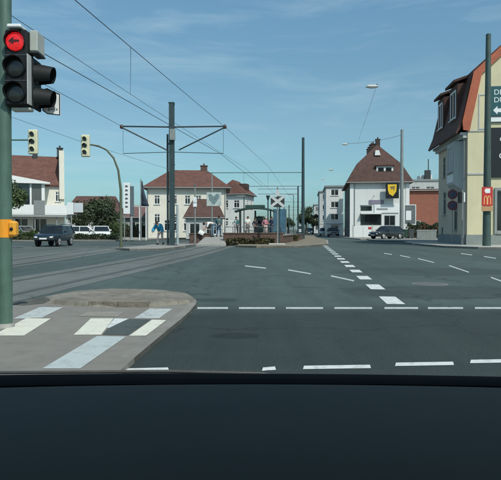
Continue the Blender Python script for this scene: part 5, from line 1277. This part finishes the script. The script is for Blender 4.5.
# bent over person with the bag
bend = {'pelvis': (0, .14, .92), 'waist': (0, .02, 1.04), 'chest': (0, -.22, 1.08), 'neck': (0, -.40, 1.05), 'jaw': (0, -.48, 1.00), 'skull': (0, -.57, .98),
        'shoulderr': (-.18, -.28, 1.04), 'shoulderl': (.18, -.28, 1.04), 'elbowr': (-.20, -.36, .76), 'elbowl': (.20, -.36, .76), 'wristr': (-.15, -.56, .66), 'wristl': (.15, -.54, .60), 'handr': (-.13, -.63, .61), 'handl': (.13, -.60, .54),
        'hipr': (-.1, .13, .88), 'hipl': (.1, .13, .88), 'kneer': (-.11, .10, .47), 'kneel': (.11, .10, .47), 'ankler': (-.12, .12, .09), 'anklel': (.12, .12, .09), 'toer': (-.13, -.03, .04), 'toel': (.13, -.03, .04)}
person('person in white shirt and jeans bending over the ground beside the brick wall', (atx(211.5, 45.2), 45.2, .60), R(-75), white_cloth, pale_denim, pose=bend, scale=1.08, sleeves=False)
bg_ = thing('shopping_bag', 'white bag held out before the bending person', 'bag', (atx(201, 45), 44.95, .92), R(10))
Mb = Matrix.Rotation(R(28), 4, 'Y')
obj('bag', MB().loft([[Mb @ Vector((x * a, y * b, z)) for x, y in ((-1, -1), (1, -1), (1, 1), (-1, 1))] for z, a, b in ((-.12, .20, .04), (-.04, .22, .07), (.14, .21, .06), (.20, .19, .02))]), white_cloth, bg_, 40)
obj('handle', MB().tube([Mb @ Vector(p) for p in ((-.1, 0, .19), (-.06, 0, .30), (.06, 0, .30), (.1, 0, .19))], .012, 6), white_cloth, bg_)
person('person in dark teal clothes standing behind the bending person', (atx(218.5, 47), 47, .60), R(160), teal_cloth, denim, scale=1.0, pose=vary(4))
person('person in teal top waiting by the white railing', (atx(236.5, 50), 50, PZ), R(20), teal_cloth, dark_cloth, group='people on the platform', scale=.98, pose=vary(1))
person('dark haired person in white shirt with grey trousers under the shelter edge', (atx(247.5, 50.5), 50.5, PZ), R(-15), white_cloth, grey_cloth, group='people on the platform', sleeves=False, pose=vary(5))
person('person in dark clothes in the middle of the shelter', (atx(255.5, 52.5), 52.5, PZ), R(30), dark_cloth, dark_cloth, group='people on the platform', scale=.95, pose=vary(3, .03))
person('person in pink top with pale hair beside the shelter end', (atx(265.5, 51), 51, PZ), R(10), pink_cloth, pale_trs, mat('pale_hair', (.50, .47, .42), .8), group='people on the platform', scale=.98, pose=vary(8))
person('person in dark blue jacket at the outer end of the shelter', (atx(271.5, 52), 52, PZ), R(-60), dk_blue, denim, group='people on the platform', scale=1.0, pose=vary(13, .02))

# ------------------------------------------------------------------ the car the photograph is taken from
vc = thing('car', 'dark car dashboard below the windscreen the photo was taken through', 'car', (0, 0, 0))
dash_m = mat('dark_grey_dash', (.062, .062, .054), .85, .12, 2.2, .10, 420, spec=.25)
cowl_m = mat('black_cowl', (.004, .0045, .005), .8, .15, 6, spec=.12)
def dash_y(y, x): return y
rings = []
NX = 24
prof = [(.40, .74), (.425, .95), (.45, 1.008), (.49, 1.0185), (.60, 1.0165), (.84, 1.0125), (.868, 1.008), (.872, .95), (.872, .70)]
for i in range(NX + 1):
    x = -.85 + 1.7 * i / NX; rings.append([Vector((x, y + (-.05 * (x / .85) ** 2), z - .012 * (x / .85) ** 2)) for y, z in prof])
obj('dashboard', MB().loft(rings), dash_m, vc, 40)
cw = []
for i in range(NX + 1):
    x = -.85 + 1.7 * i / NX; k = -.06 * (x / .85) ** 2
    cw.append([Vector((x, .885 + k, .70)), Vector((x, .885 + k, 1.0045)), Vector((x, .90 + k, 1.0085)), Vector((x, .935 + k, 1.0075 - .003 * (x / .85))), Vector((x, .95 + k, .985)), Vector((x, .97 + k, .70))])
obj('cowl', MB().loft(cw), cowl_m, vc, 30)
# wiper, bonnet, screen, pillars, unseen roof drawn forward for shade
wpm = MB().tube([(-.70, .985, .990), (-.45, .995, .9935), (-.15, 1.0, .9945), (.02, 1.003, .990), (.10, 1.003, .975)], [.002, .003, .0032, .003, .002], 8)
obj('wiper', wpm, mat('wiper_grey', (.11, .11, .10), .5, .2, 30), vc, 60)
bn = []
for i in range(13):
    x = -.80 + 1.6 * i / 12; c = 1 - .5 * (x / .8) ** 4
    bn.append([Vector((x, 1.075, .93 - .05 * (1 - c))), Vector((x, 1.5, .835 - .06 * (1 - c))), Vector((x, 1.95, .71 - .10 * (1 - c))), Vector((x, 2.15, .56 - .1 * (1 - c))), Vector((x, 2.18, .30)), Vector((x, 1.075, .30))])
obj('bonnet', MB().loft(bn), silver_paint, vc, 40)
sc = []
for i in range(13):
    x = -.72 + 1.44 * i / 12; k = -.06 * (x / .85) ** 2
    sc.append([Vector((x, 1.03 + k, .992)), Vector((x * .90, .53 + k, 1.52))])
link('windscreen', weld_mesh(MB().add([v for r in sc for v in r], [(2 * i, 2 * i + 2, 2 * i + 3, 2 * i + 1) for i in range(12)]), 'windscreen', screen_mat('windscreen_glass')), vc)
for s in (-1, 1): obj('pillar', MB().tube([(s * .78, .99, .95), (s * .70, .50, 1.53)], [.038, .034], 10), cowl_m, vc)
obj('roof', MB().bbox(-.72, .72, -1.6, .545, 1.525, 1.58, .02), silver_paint, vc)  # roof out of view, front edge drawn forward to shade the dashboard
